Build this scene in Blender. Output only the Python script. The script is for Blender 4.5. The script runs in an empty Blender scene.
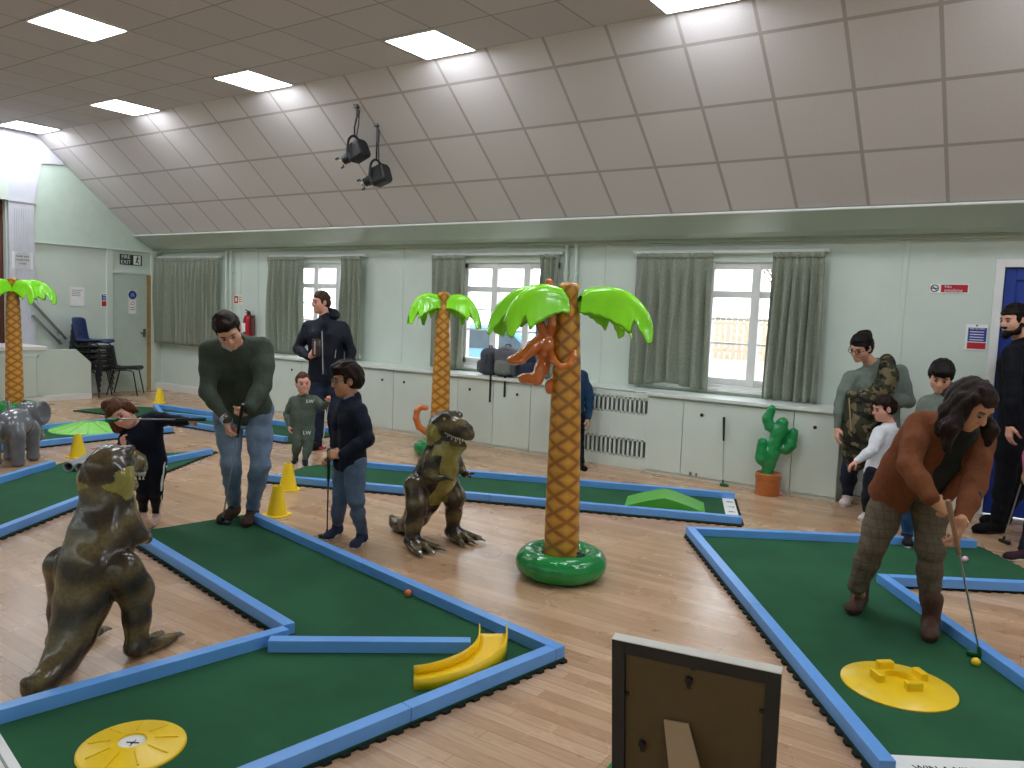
import bpy, math, random
import numpy as np
from mathutils import Vector, Matrix
random.seed(7)
SC = bpy.context.scene
COL = SC.collection
PI = math.pi
# ------------------------------------------------------------------ camera
F_PX = 790.0
PITCH, ROLL, YAW, CAM_H = -0.0902038, 0.0401238, -0.5970679, 1.65
FW = np.array([math.sin(YAW)*math.cos(PITCH), math.cos(YAW)*math.cos(PITCH), math.sin(PITCH)])
_rt = np.array([math.cos(YAW), -math.sin(YAW), 0.0]); _up = np.cross(_rt, FW)
RT = math.cos(ROLL)*_rt + math.sin(ROLL)*_up
UP = -math.sin(ROLL)*_rt + math.cos(ROLL)*_up
CAM = np.array([0, 0, CAM_H])
cd = bpy.data.cameras.new('camera'); cam = bpy.data.objects.new('camera', cd); COL.objects.link(cam)
cd.sensor_width = 36.0; cd.lens = F_PX*36.0/1024; cd.clip_start = 0.05; cd.clip_end = 200
mw = Matrix.Identity(4)
for i in range(3):
    mw[i][0] = RT[i]; mw[i][1] = UP[i]; mw[i][2] = -FW[i]; mw[i][3] = CAM[i]
cam.matrix_world = mw
SC.camera = cam
def ray(x, y): return FW + RT*((x-512)/F_PX) + UP*((384-y)/F_PX)
def at(x, y, d): return CAM + ray(x, y)*d                       # survey point at depth d
def onz(x, y, z=0.0):
    r = ray(x, y); return CAM + r*((z-CAM_H)/r[2])
def ony(x, y, Y): r = ray(x, y); return CAM + r*(Y/r[1])
def onx(x, y, X): r = ray(x, y); return CAM + r*(X/r[0])
def depth(p): return float((np.asarray(p)-CAM) @ FW)
def V(*a): return np.array(a, float)
def unit(v): v = np.asarray(v, float); return v/max(1e-9, np.linalg.norm(v))
def lerp(a, b, t): return np.asarray(a, float)*(1-t)+np.asarray(b, float)*t
# ------------------------------------------------------------------ objects
def tag(o, label=None, cat=None, group=None, kind=None):
    if label: o['label'] = label
    if cat: o['category'] = cat
    if group: o['group'] = group
    if kind: o['kind'] = kind
    return o
def empty(name, loc=(0, 0, 0), rz=0.0, label=None, cat=None, group=None):
    o = bpy.data.objects.new(name, None); COL.objects.link(o)
    o.location = Vector(loc); o.rotation_euler = (0, 0, rz); o.empty_display_size = 0.1
    return tag(o, label, cat, group)
def link(name, me, parent=None):
    o = bpy.data.objects.new(name, me); COL.objects.link(o)
    if parent is not None: o.parent = parent
    return o
def copy_tree(o, parent=None):
    c = o.copy(); COL.objects.link(c)
    if parent is not None: c.parent = parent
    for ch in list(o.children): copy_tree(ch, c)
    return c
# ------------------------------------------------------------------ materials
def srgb(r, g, b):
    f = lambda c: (c/255/12.92) if c/255 <= 0.04045 else ((c/255+0.055)/1.055)**2.4
    return (f(r), f(g), f(b), 1.0)
class NT:
    def __init__(s, name):
        s.m = bpy.data.materials.new(name); s.m.use_nodes = True
        s.t = s.m.node_tree; s.b = s.t.nodes['Principled BSDF']
    def n(s, typ, **kw):
        x = s.t.nodes.new(typ)
        for k, v in kw.items():
            if k in x.inputs: x.inputs[k].default_value = v
            else: setattr(x, k, v)
        return x
    def l(s, a, b): s.t.links.new(a, b)
    def math(s, op, a, b=None, c=None):
        x = s.n('ShaderNodeMath', operation=op)
        for i, q in enumerate((a, b, c)):
            if q is None: continue
            if isinstance(q, (int, float)): x.inputs[i].default_value = q
            else: s.l(q, x.inputs[i])
        return x.outputs[0]
    def mix(s, fac, a, b):
        x = s.n('ShaderNodeMix', data_type='RGBA')
        for i, q in ((0, fac), (6, a), (7, b)):
            if isinstance(q, (int, float)): x.inputs[i].default_value = q
            elif isinstance(q, tuple): x.inputs[i].default_value = q
            else: s.l(q, x.inputs[i])
        return x.outputs[2]
    def coord(s, kind='Object'): return s.n('ShaderNodeTexCoord').outputs[kind]
    def sep(s, v):
        x = s.n('ShaderNodeSeparateXYZ'); s.l(v, x.inputs[0]); return x.outputs
    def noise(s, scale, detail=3, vec=None, rough=0.5):
        x = s.n('ShaderNodeTexNoise'); x.inputs['Scale'].default_value = scale
        x.inputs['Detail'].default_value = detail; x.inputs['Roughness'].default_value = rough
        s.l(vec if vec is not None else s.coord(), x.inputs['Vector']); return x.outputs[0]
    def ramp(s, fac, stops, interp='LINEAR'):
        x = s.n('ShaderNodeValToRGB'); s.l(fac, x.inputs[0]); r = x.color_ramp; r.interpolation = interp
        while len(r.elements) < len(stops): r.elements.new(0.5)
        for e, (p, c) in zip(r.elements, stops):
            e.position = p; e.color = c if len(c) == 4 else (*c, 1)
        return x.outputs[0]
    def bump(s, h, strength=0.3, dist=0.01):
        x = s.n('ShaderNodeBump'); x.inputs['Strength'].default_value = strength; x.inputs['Distance'].default_value = dist
        s.l(h, x.inputs['Height']); s.l(x.outputs[0], s.b.inputs['Normal'])
    def base(s, c):
        if isinstance(c, tuple): s.b.inputs['Base Color'].default_value = c
        else: s.l(c, s.b.inputs['Base Color'])
    def set(s, **kw):
        for k, v in kw.items(): s.b.inputs[k.replace('_', ' ')].default_value = v
        return s
_mats = {}
def mat(name, rgb, rough=0.6, var=0.12, scale=8.0, bump=0.0, bscale=60.0, bdist=0.004, **kw):
    """plain procedural surface: a colour with soft natural variation and optional fine relief"""
    if name in _mats: return _mats[name]
    t = NT(name); c = srgb(*rgb)
    if var:
        d = tuple(x*(1-var) for x in c[:3])+(1,); u = tuple(min(1, x*(1+var)) for x in c[:3])+(1,)
        t.base(t.ramp(t.noise(scale, 4), [(0.3, d), (0.7, u)]))
    else: t.base(c)
    t.set(Roughness=rough, **kw)
    if bump: t.bump(t.noise(bscale, 4), bump, bdist)
    _mats[name] = t.m
    return t.m
def emis(name, rgb, strength):
    t = NT(name); t.base(srgb(*rgb)); t.b.inputs['Emission Color'].default_value = srgb(*rgb)
    t.b.inputs['Emission Strength'].default_value = strength
    return t.m
# ------------------------------------------------------------------ polygon builder
class MB:
    def __init__(s): s.v = []; s.f = []; s.mi = []; s.n = 0
    def add(s, v, f, mi=0):
        v = np.asarray(v, float).reshape(-1, 3); s.v.append(v)
        for q in f: s.f.append(tuple(int(i)+s.n for i in q)); s.mi.append(mi)
        s.n += len(v); return s
    def box(s, lo, hi, mi=0):
        (a, b, c), (d, e, f) = lo, hi
        v = [(a,b,c),(d,b,c),(d,e,c),(a,e,c),(a,b,f),(d,b,f),(d,e,f),(a,e,f)]
        return s.add(v, [(0,3,2,1),(4,5,6,7),(0,1,5,4),(1,2,6,5),(2,3,7,6),(3,0,4,7)], mi)
    def obox(s, c, ax, h, mi=0):
        """oriented box: centre, three axes (rows), half sizes"""
        c = np.asarray(c, float); ax = np.asarray(ax, float)
        v = [c+ax[0]*h[0]*x+ax[1]*h[1]*y+ax[2]*h[2]*z for z in (-1, 1) for x, y in ((-1,-1),(1,-1),(1,1),(-1,1))]
        return s.add(v, [(0,3,2,1),(4,5,6,7),(0,1,5,4),(1,2,6,5),(2,3,7,6),(3,0,4,7)], mi)
    def bar(s, a, b, w, h, up=(0, 0, 1), mi=0):
        a = np.asarray(a, float); b = np.asarray(b, float); d = unit(b-a); sd = unit(np.cross(d, up)); u = np.cross(sd, d)
        return s.obox((a+b)/2, [d, sd, u], (np.linalg.norm(b-a)/2, w/2, h/2), mi)
    def prism(s, poly, z0, z1, mi=0):
        n = len(poly); v = [(x, y, z0) for x, y in poly]+[(x, y, z1) for x, y in poly]
        f = [tuple(range(n))[::-1], tuple(range(n, 2*n))]+[(i, (i+1) % n, n+(i+1) % n, n+i) for i in range(n)]
        return s.add(v, f, mi)
    def prism3(s, pts, off, mi=0):
        """extrude a 3-D polygon by a vector"""
        n = len(pts); p = np.asarray(pts, float); v = np.vstack([p, p+np.asarray(off, float)])
        f = [tuple(range(n))[::-1], tuple(range(n, 2*n))]+[(i, (i+1) % n, n+(i+1) % n, n+i) for i in range(n)]
        return s.add(v, f, mi)
    def tube(s, pts, r, seg=10, mi=0, cap=True):
        pts = np.asarray(pts, float); n = len(pts); r = np.broadcast_to(np.asarray(r, float), (n,))
        t = np.gradient(pts, axis=0); t /= np.linalg.norm(t, axis=1)[:, None]
        u = unit(np.cross(t[0], (0, 0, 1) if abs(t[0][2]) < .9 else (1, 0, 0))); rows = []
        for i in range(n):
            u = unit(u-t[i]*(u@t[i])); w = np.cross(t[i], u)
            a = np.arange(seg)*2*PI/seg
            rows.append(pts[i]+r[i]*(np.cos(a)[:, None]*u+np.sin(a)[:, None]*w))
        f = [(i*seg+j, i*seg+(j+1) % seg, (i+1)*seg+(j+1) % seg, (i+1)*seg+j) for i in range(n-1) for j in range(seg)]
        if cap: f += [tuple(range(seg))[::-1], tuple(range((n-1)*seg, n*seg))]
        return s.add(np.vstack(rows), f, mi)
    def lathe(s, prof, seg=28, c=(0, 0, 0), mi=0, cap=True):
        n = len(prof); a = np.arange(seg)*2*PI/seg
        v = np.vstack([np.c_[r*np.cos(a)+c[0], r*np.sin(a)+c[1], np.full(seg, z+c[2])] for r, z in prof])
        f = [(i*seg+j, i*seg+(j+1) % seg, (i+1)*seg+(j+1) % seg, (i+1)*seg+j) for i in range(n-1) for j in range(seg)]
        if cap: f += [tuple(range(seg))[::-1], tuple(range((n-1)*seg, n*seg))]
        return s.add(v, f, mi)
    def ball(s, c, r, seg=16, mi=0):
        r = np.broadcast_to(np.asarray(r, float), (3,)); m = seg//2
        v = []; f = []
        for i in range(m+1):
            t = PI*i/m
            for j in range(seg):
                a = 2*PI*j/seg
                v.append((c[0]+r[0]*math.sin(t)*math.cos(a), c[1]+r[1]*math.sin(t)*math.sin(a), c[2]-r[2]*math.cos(t)))
        for i in range(m):
            for j in range(seg): f.append((i*seg+j, i*seg+(j+1) % seg, (i+1)*seg+(j+1) % seg, (i+1)*seg+j))
        return s.add(v, f, mi)
    def sheet(s, P, mi=0, closed=False):
        """P: array (n,m,3) -> quads"""
        P = np.asarray(P, float); n, m = P.shape[:2]
        f = [(i*m+j, i*m+(j+1) % m, (i+1)*m+(j+1) % m, (i+1)*m+j) for i in range(n-1) for j in range(m if closed else m-1)]
        return s.add(P.reshape(-1, 3), f, mi)
    def build(s, name, mats, parent=None, smooth=False, bevel=0.0, off=(0, 0, 0), weld=False, solid=0.0, angle=40):
        v = np.vstack(s.v)-np.asarray(off, float)
        me = bpy.data.meshes.new(name); me.from_pydata(v.tolist(), [], s.f)
        for m in (mats if isinstance(mats, (list, tuple)) else [mats]): me.materials.append(m)
        me.polygons.foreach_set('material_index', s.mi)
        me.update()
        if smooth:
            me.polygons.foreach_set('use_smooth', [True]*len(me.polygons))
            try: me.set_sharp_from_angle(angle=math.radians(angle))
            except Exception: pass
        o = link(name, me, parent)
        if weld: o.modifiers.new('weld', 'WELD').merge_threshold = 1e-4
        if solid: md = o.modifiers.new('solid', 'SOLIDIFY'); md.thickness = solid; md.offset = 0
        if bevel:
            md = o.modifiers.new('bevel', 'BEVEL'); md.width = bevel; md.segments = 2; md.limit_method = 'ANGLE'; md.angle_limit = math.radians(35)
        return o
# ------------------------------------------------------------------ organic surfaces: blended round cones / ellipsoids, polygonised by surface nets
class SDF:
    def __init__(s): s.p = []
    def rc(s, a, b, ra, rb=None, k=0.02, op='+'):
        a = np.asarray(a, float); b = np.asarray(b, float); rb = ra if rb is None else rb
        r = max(ra, rb); s.p.append(('rc', (a, b, ra, rb), k, op, np.minimum(a, b)-r, np.maximum(a, b)+r)); return s
    def chain(s, pts, rs, k=0.02, op='+'):
        for i in range(len(pts)-1): s.rc(pts[i], pts[i+1], rs[i], rs[i+1], k, op)
        return s
    def ell(s, c, r, ax=None, k=0.02, op='+'):
        c = np.asarray(c, float); r = np.broadcast_to(np.asarray(r, float), (3,)).astype(float)
        A = np.eye(3) if ax is None else np.asarray(ax, float)
        e = np.sqrt(((A*r[:, None])**2).sum(0))
        s.p.append(('el', (c, r, A), k, op, c-e, c+e)); return s
    def box(s, c, h, ax=None, rnd=0.01, k=0.01, op='+'):
        c = np.asarray(c, float); h = np.asarray(h, float); A = np.eye(3) if ax is None else np.asarray(ax, float)
        e = (np.abs(A)*h[:, None]).sum(0)
        s.p.append(('bx', (c, h, A, rnd), k, op, c-e, c+e)); return s
    def cut(s, pt, n, k=0.0):
        """keep the side the normal points away from"""
        s.p.append(('pl', (np.asarray(pt, float), unit(n)), k, '&', None, None)); return s
    def mesh(s, vox, amp=0.0, freq=20.0, seed=1, fz=1.0):
        lo = np.min([p[4] for p in s.p if p[3] == '+'], 0)-3*vox-amp; hi = np.max([p[5] for p in s.p if p[3] == '+'], 0)+3*vox+amp
        N = np.ceil((hi-lo)/vox).astype(int)+1
        f = np.ones(N, np.float32)
        ax = [lo[i]+vox*np.arange(N[i]) for i in range(3)]
        for kind, q, k, op, a, b in s.p:
            if kind == 'pl':
                d = ((ax[0]-q[0][0])*q[1][0])[:, None, None]+((ax[1]-q[0][1])*q[1][1])[None, :, None]+((ax[2]-q[0][2])*q[1][2])[None, None, :]
                d = d.astype(np.float32)
                if k: h = np.maximum(k-np.abs(f-d), 0); f = np.maximum(f, d)+h*h/(4*k)
                else: f = np.maximum(f, d)
                continue
            pad = k+3*vox
            i0 = np.clip(np.floor((a-pad-lo)/vox).astype(int), 0, N); i1 = np.clip(np.ceil((b+pad-lo)/vox).astype(int)+1, 0, N)
            if np.any(i1 <= i0): continue
            X = ax[0][i0[0]:i1[0], None, None]; Y = ax[1][None, i0[1]:i1[1], None]; Z = ax[2][None, None, i0[2]:i1[2]]
            if kind == 'rc':
                A, B, ra, rb = q; ba = B-A; L2 = ba@ba+1e-12
                x = X-A[0]; y = Y-A[1]; z = Z-A[2]
                t = np.clip((x*ba[0]+y*ba[1]+z*ba[2])/L2, 0, 1)
                d = np.sqrt((x-t*ba[0])**2+(y-t*ba[1])**2+(z-t*ba[2])**2)-(ra+(rb-ra)*t)
            elif kind == 'el':
                c, r, A = q; x = X-c[0]; y = Y-c[1]; z = Z-c[2]
                u = [(x*A[i][0]+y*A[i][1]+z*A[i][2])/r[i] for i in range(3)]
                k0 = np.sqrt(u[0]**2+u[1]**2+u[2]**2); k1 = np.sqrt((u[0]/r[0])**2+(u[1]/r[1])**2+(u[2]/r[2])**2)+1e-9
                d = k0*(k0-1)/k1
            else:
                c, h, A, rn = q; x = X-c[0]; y = Y-c[1]; z = Z-c[2]
                w = [np.abs(x*A[i][0]+y*A[i][1]+z*A[i][2])-h[i]+rn for i in range(3)]
                d = np.sqrt(sum(np.maximum(t, 0)**2 for t in w))+np.minimum(np.maximum(np.maximum(w[0], w[1]), w[2]), 0)-rn
            d = d.astype(np.float32)
            sl = tuple(slice(i0[i], i1[i]) for i in range(3)); g = f[sl]
            if op == '+':
                h = np.maximum(k-np.abs(g-d), 0) if k else 0
                g = np.minimum(g, d)-(h*h/(4*k) if k else 0)
            else:
                d = -d; h = np.maximum(k-np.abs(g-d), 0) if k else 0
                g = np.maximum(g, d)+(h*h/(4*k) if k else 0)
            f[sl] = g
        if amp:
            rs = np.random.RandomState(seed); idx = np.where(np.abs(f) < amp*1.6+2*vox)
            P = np.stack([ax[i][idx[i]] for i in range(3)], 1); nz = 0
            for o in range(5):
                w = rs.normal(size=3); w = w/np.linalg.norm(w)*freq*(0.7+0.35*o)*np.array([1, 1, fz])
                nz = nz+np.sin(P@w+rs.rand()*6.3+1.5*np.sin(P@rs.normal(size=3)*freq*.35))
            f[idx] += (amp*nz/2.6).astype(np.float32)
        return nets(f, lo, vox)
    def build(s, name, mats, parent=None, vox=0.006, off=(0, 0, 0), amp=0.0, freq=20.0, seed=1, slot=None, fz=1.0):
        v, q = s.mesh(vox, amp, freq, seed, fz)
        v = v-np.asarray(off, float)
        me = bpy.data.meshes.new(name)
        me.vertices.add(len(v)); me.vertices.foreach_set('co', v.astype(np.float32).ravel())
        me.loops.add(q.size); me.loops.foreach_set('vertex_index', q.ravel().astype(np.int32))
        me.polygons.add(len(q)); me.polygons.foreach_set('loop_start', np.arange(0, q.size, 4, dtype=np.int32))
        me.polygons.foreach_set('loop_total', np.full(len(q), 4, np.int32))
        me.polygons.foreach_set('use_smooth', np.ones(len(q), bool))
        for m in (mats if isinstance(mats, (list, tuple)) else [mats]): me.materials.append(m)
        if slot is not None: me.polygons.foreach_set('material_index', slot(v[q].mean(1)).astype(np.int32))
        me.update(calc_edges=True); me.validate()
        return link(name, me, parent)
def nets(f, lo, vox):
    s = f < 0; nx, ny, nz = f.shape
    cnt = np.zeros((nx-1, ny-1, nz-1), np.int8)
    for dx in (0, 1):
        for dy in (0, 1):
            for dz in (0, 1): cnt += s[dx:nx-1+dx, dy:ny-1+dy, dz:nz-1+dz]
    act = (cnt > 0) & (cnt < 8); I = np.argwhere(act)
    vid = np.full(act.shape, -1, np.int32); vid[act] = np.arange(len(I))
    acc = np.zeros((len(I), 3)); num = np.zeros(len(I))
    for axis in range(3):
        o = [a for a in range(3) if a != axis]
        for p in (0, 1):
            for q in (0, 1):
                A = I.copy(); A[:, o[0]] += p; A[:, o[1]] += q; Bq = A.copy(); Bq[:, axis] += 1
                fa = f[tuple(A.T)]; fb = f[tuple(Bq.T)]; m = (fa < 0) != (fb < 0)
                t = fa[m]/(fa[m]-fb[m]); pt = A[m].astype(float); pt[:, axis] += t
                acc[m] += pt; num[m] += 1
    v = lo+vox*(acc/num[:, None]); quads = []
    for axis in range(3):
        o = [a for a in range(3) if a != axis]
        if axis == 1: o = o[::-1]
        n = list(f.shape); sl0 = [slice(None)]*3; sl1 = [slice(None)]*3
        sl0[axis] = slice(0, n[axis]-1); sl1[axis] = slice(1, n[axis])
        a = s[tuple(sl0)]; b = s[tuple(sl1)]; E = np.argwhere(a != b)
        E = E[(E[:, o[0]] > 0) & (E[:, o[1]] > 0) & (E[:, o[0]] < n[o[0]]-1) & (E[:, o[1]] < n[o[1]]-1)]
        ins = s[tuple(E.T)]
        def g(d0, d1):
            C = E.copy(); C[:, o[0]] -= d0; C[:, o[1]] -= d1; return vid[tuple(C.T)]
        Q = np.stack([g(1, 1), g(0, 1), g(0, 0), g(1, 0)], 1)
        Q[~ins] = Q[~ins][:, ::-1]; quads.append(Q)
    return v, np.vstack(quads)
# ================================================================== ROOM
XW, YW, XR, YF = -13.35, 8.25, 4.0, -1.25      # stage wall, window wall, far right wall, wall behind the camera
ZC, ZE = 4.11, 2.52                            # flat ceiling, eaves
YS0, YS1, ZS1 = 6.13, 7.76, 2.73               # sloping ceiling
M_wall = mat('painted wall', (208, 219, 209), 0.45, 0.03, 3, 0.05, 40)
M_white = mat('white gloss paint', (232, 232, 230), 0.35, 0.03, 5)
M_cream = mat('cupboard paint', (212, 221, 211), 0.4, 0.03, 3)
M_black = mat('black plastic', (18, 18, 20), 0.45, 0.1)
M_metal = mat('dull steel', (150, 152, 152), 0.35, 0.05, Metallic=0.85)
M_chrome = mat('chrome', (215, 215, 215), 0.15, 0.02, Metallic=1.0)
M_dark = mat('dark void', (26, 28, 28), 0.8, 0.1)
def struct(name, mb, m, **k): return tag(mb.build(name, m, **k), kind='structure')
def floor_mat():
    t = NT('maple strip floor'); co = t.coord()
    mp = t.n('ShaderNodeMapping'); t.l(co, mp.inputs[0])
    br = t.n('ShaderNodeTexBrick'); t.l(mp.outputs[0], br.inputs['Vector'])
    for k, v in dict(Scale=1.0).items(): br.inputs[k].default_value = v
    br.inputs['Mortar Size'].default_value = 0.0016; br.inputs['Mortar Smooth'].default_value = 0.2
    br.inputs['Brick Width'].default_value = 1.25; br.inputs['Row Height'].default_value = 0.072
    br.inputs['Bias'].default_value = 0.0; br.offset = 0.37; br.offset_frequency = 3
    br.inputs['Color1'].default_value = (0, 0, 0, 1); br.inputs['Color2'].default_value = (1, 1, 1, 1); br.inputs['Mortar'].default_value = (0.5, .5, .5, 1)
    plank = t.ramp(br.outputs['Color'], [(0.0, srgb(184, 147, 113)[:3]), (0.5, srgb(199, 162, 128)[:3]), (1.0, srgb(212, 177, 144)[:3])])
    st = t.n('ShaderNodeMapping'); st.inputs['Scale'].default_value = (2.0, 26, 1); t.l(co, st.inputs[0])
    grain = t.noise(3.0, 5, st.outputs[0], 0.6)
    g2 = t.ramp(grain, [(0.3, (0.80, 0.80, 0.80)), (0.7, (1.1, 1.1, 1.1))])
    mul = t.n('ShaderNodeMix', data_type='RGBA', blend_type='MULTIPLY'); mul.inputs[0].default_value = 1
    t.l(plank, mul.inputs[6]); t.l(g2, mul.inputs[7])
    worn = t.ramp(t.noise(0.9, 4, co), [(0.35, (0.88, 0.87, 0.86)), (0.65, (1.06, 1.05, 1.05))])
    m2 = t.n('ShaderNodeMix', data_type='RGBA', blend_type='MULTIPLY'); m2.inputs[0].default_value = 1
    t.l(mul.outputs[2], m2.inputs[6]); t.l(worn, m2.inputs[7])
    fin = t.mix(t.math('MULTIPLY', br.outputs['Fac'], 0.55), m2.outputs[2], srgb(96, 66, 46))
    t.base(fin)
    r = t.n('ShaderNodeMapRange'); t.l(t.noise(2.2, 4, co), r.inputs[0]); r.inputs[3].default_value = 0.2; r.inputs[4].default_value = 0.36
    t.l(r.outputs[0], t.b.inputs['Roughness']); t.set(IOR=1.5)
    t.bump(grain, 0.05, 0.002)
    return t.m
def tile_mat(name, px, ox, py, oy, w, tile, line):
    """suspended ceiling: square mineral tiles in a metal grid, object coordinates"""
    t = NT(name); x, y, z = t.sep(t.coord())
    def ln(v, p, o):
        fr = t.math('FRACT', t.math('DIVIDE', t.math('SUBTRACT', v, o), p))
        return t.math('GREATER_THAN', t.math('ABSOLUTE', t.math('SUBTRACT', fr, 0.5)), 0.5-w/p/2)
    g = t.math('MAXIMUM', ln(x, px, ox), ln(y, py, oy))
    sp = t.ramp(t.noise(90, 3), [(0.35, tuple(c*0.93 for c in srgb(*tile)[:3])), (0.6, srgb(*tile)[:3])])
    # each tile a hair lighter or darker than its neighbour
    cx = t.math('FLOOR', t.math('DIVIDE', t.math('SUBTRACT', x, ox), px)); cy = t.math('FLOOR', t.math('DIVIDE', t.math('SUBTRACT', y, oy), py))
    cb = t.n('ShaderNodeCombineXYZ'); t.l(cx, cb.inputs[0]); t.l(cy, cb.inputs[1])
    wn = t.n('ShaderNodeTexWhiteNoise', noise_dimensions='3D'); t.l(cb.outputs[0], wn.inputs['Vector'])
    tone = t.ramp(wn.outputs['Value'], [(0, (0.95, 0.95, 0.95)), (1, (1.03, 1.03, 1.03))])
    mu = t.n('ShaderNodeMix', data_type='RGBA', blend_type='MULTIPLY'); mu.inputs[0].default_value = 1
    t.l(sp, mu.inputs[6]); t.l(tone, mu.inputs[7])
    t.base(t.mix(g, mu.outputs[2], srgb(*line))); t.set(Roughness=0.75)
    t.bump(g, 0.5, 0.006)
    return t.m
fl = MB().box((XW-1.2, YF-.2, -0.1), (XR+.2, 8.6, 0)); struct('floor', fl, floor_mat())
TP = 0.642
struct('ceiling', MB().box((XW-.6, 0.9, ZC), (XR+.2, YS0, ZC+.08)), tile_mat('flat ceiling tiles', TP, -2.17, TP, YS0, 0.016, (198, 190, 190), (150, 143, 141)))
SLN = math.hypot(YS1-YS0, ZC-ZS1); SLA = math.atan2(ZS1-ZC, YS1-YS0)
M_slope = tile_mat('sloping ceiling tiles', 0.63, -0.84, 0.61, 0.305, 0.03, (218, 211, 210), (176, 168, 164))
for sgn, y0 in ((1, YS0), (-1, 0.9)):
    o = struct('ceiling', MB().box((XW-.6, 0, 0), (XR+.2, SLN, 0.06)), M_slope)
    o.location = (0, y0, ZC); o.rotation_euler = (SLA if sgn > 0 else PI-SLA, 0, 0)
    if sgn < 0: o.location = (0, y0, ZC)
# green boxed eaves along the window wall, white bead at its top
M_sof = mat('eaves paint', (176, 190, 176), 0.3, 0.05, 1.3)
struct('beam', MB().prism3([(XW, YS1-.03, ZS1-.02), (XW, YS1+.03, ZS1+.03), (XW, YW+.1, ZS1+.03), (XW, YW+.1, ZE), (XW, 8.12, ZE-.005), (XW, 8.0, ZE+.03)], (XR-XW, 0, 0)), M_sof)
struct('trim_1', MB().tube([(XW, YS1-.03, ZS1-.015), (XR, YS1-.03, ZS1-.015)], 0.012, 8), M_white)
struct('trim_2', MB().box((XW, 8.17, ZE-.045), (XR, YW, ZE)), mat('dull cove', (170, 178, 160), 0.5, 0.04))
# window wall with its four openings and the blue door's opening
WINS = [(-13.2, -11.7), (-9.77, -8.34), (-6.45, -4.97), (-3.6, -2.1)]
WZ0, WZ1 = 0.97, 2.27
DX0, DX1, DZ = -0.40, 0.52, 2.22
wb = MB(); xs = [XW]
edges = [(a, b, WZ0, WZ1) for a, b in WINS]+[(DX0, DX1, 0, DZ)]
x = XW-.1
for a, b, z0, z1 in edges:
    wb.box((x, YW, 0), (a, YW+.16, 2.75))
    if z0 > 0: wb.box((a, YW, 0), (b, YW+.16, z0))
    wb.box((a, YW, z1), (b, YW+.16, 2.75)); x = b
wb.box((x, YW, 0), (XR+.1, YW+.16, 2.75))
struct('wall_back', wb, M_wall)
for i, px in enumerate((240.5, 258, 403, 604, 906)):                      # cover strips over the wallboard joints
    X = ony(px, 262, YW)[0]
    struct('trim_%d' % (3+i), MB().box((X-.022, YW-.008, 0.86 if px > 250 else 0.1), (X+.022, YW+.01, ZE-.04)), M_wall, bevel=.003)
struct('baseboard_back', MB().box((XW, YW-.02, 0), (-10.9, YW, 0.13)).box((-1.56, YW-.02, 0), (-.48, YW, .13)), M_white, bevel=.004)
# windows: white joinery, three lights with a transom and thin glazing bars
def glass_mat():
    t = NT('window glass'); tr = t.n('ShaderNodeBsdfTransparent'); gl = t.n('ShaderNodeBsdfGlossy'); gl.inputs['Roughness'].default_value = 0.02
    mx = t.n('ShaderNodeMixShader'); mx.inputs[0].default_value = 0.06
    t.l(tr.outputs[0], mx.inputs[1]); t.l(gl.outputs[0], mx.inputs[2])
    t.l(mx.outputs[0], t.t.nodes['Material Output'].inputs['Surface']); return t.m
M_glass = glass_mat()
for i, (a, b) in enumerate(WINS):
    w = MB(); y0, y1 = YW+.03, YW+.1; t3 = (b-a)/3
    for lo, hi in (((a, WZ0), (a+.06, WZ1)), ((b-.06, WZ0), (b, WZ1)), ((a, WZ0), (b, WZ0+.07)), ((a, WZ1-.07), (b, WZ1))):
        w.box((lo[0], y0, lo[1]), (hi[0], y1, hi[1]))
    for k in (1, 2): w.box((a+k*t3-.045, y0-.01, WZ0), (a+k*t3+.045, y1, WZ1))
    w.box((a, y0-.005, 1.90), (b, y1, 1.97))
    for z in (1.40, 1.66): w.box((a, y0+.02, z), (b, y1-.01, z+.022))
    o = struct('window_%d' % (i+1), w, M_white, bevel=.004)
    g = MB().box((a+.02, YW+.068, WZ0+.02), (b-.02, YW+.073, WZ1-.02)).build('window_glass', M_glass, o)
    s = MB().box((a-.06, YW-.05, WZ0-.07), (b+.06, YW+.04, WZ0-.03)).box((a-.04, YW-.012, WZ0-.03), (b+.04, YW+.02, WZ0)).build('window_sill', M_white, o, bevel=.006)
# window wall furniture: low cupboards, radiator cover, ledge
YCB = 7.77
def hole(x, z, par): return MB().add([(x+.018*math.cos(a)*1, YCB-.004, z+.018*math.sin(a)) for a in np.arange(12)*PI/6], [tuple(range(12))]).build('finger_hole', M_black, par, solid=.004)
doors = [(-10.9, -10.1, None), (-10.1, -9.0, -9.21), (-9.0, -8.1, None), (-8.1, -7.19, -7.39), (-7.19, -6.1, -7.0), (-6.1, -5.55, -5.91), (-5.55, -5.01, -5.2), (-5.01, -4.40, None),
         (-3.52, -3.11, None), (-3.11, -1.99, -2.91), (-1.99, -1.56, -1.79)]
units = [(0, 2, 'low painted cupboard behind the man in the green jumper'), (2, 4, 'low painted cupboard behind the standing man with a flask'), (4, 5, 'low painted cupboard below the ledge behind the rear palm tree'),
         (5, 7, 'low painted cupboard with two finger holes under the rucksacks'), (7, 8, 'narrow painted cupboard between the front palm trunk and the rucksacks'), (8, 9, 'narrow painted cupboard just beside the radiator grille'),
         (9, 10, 'low painted cupboard with a putter leaning on its door'), (10, 11, 'low painted cupboard between the cactus and the woman in camouflage')]
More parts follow.
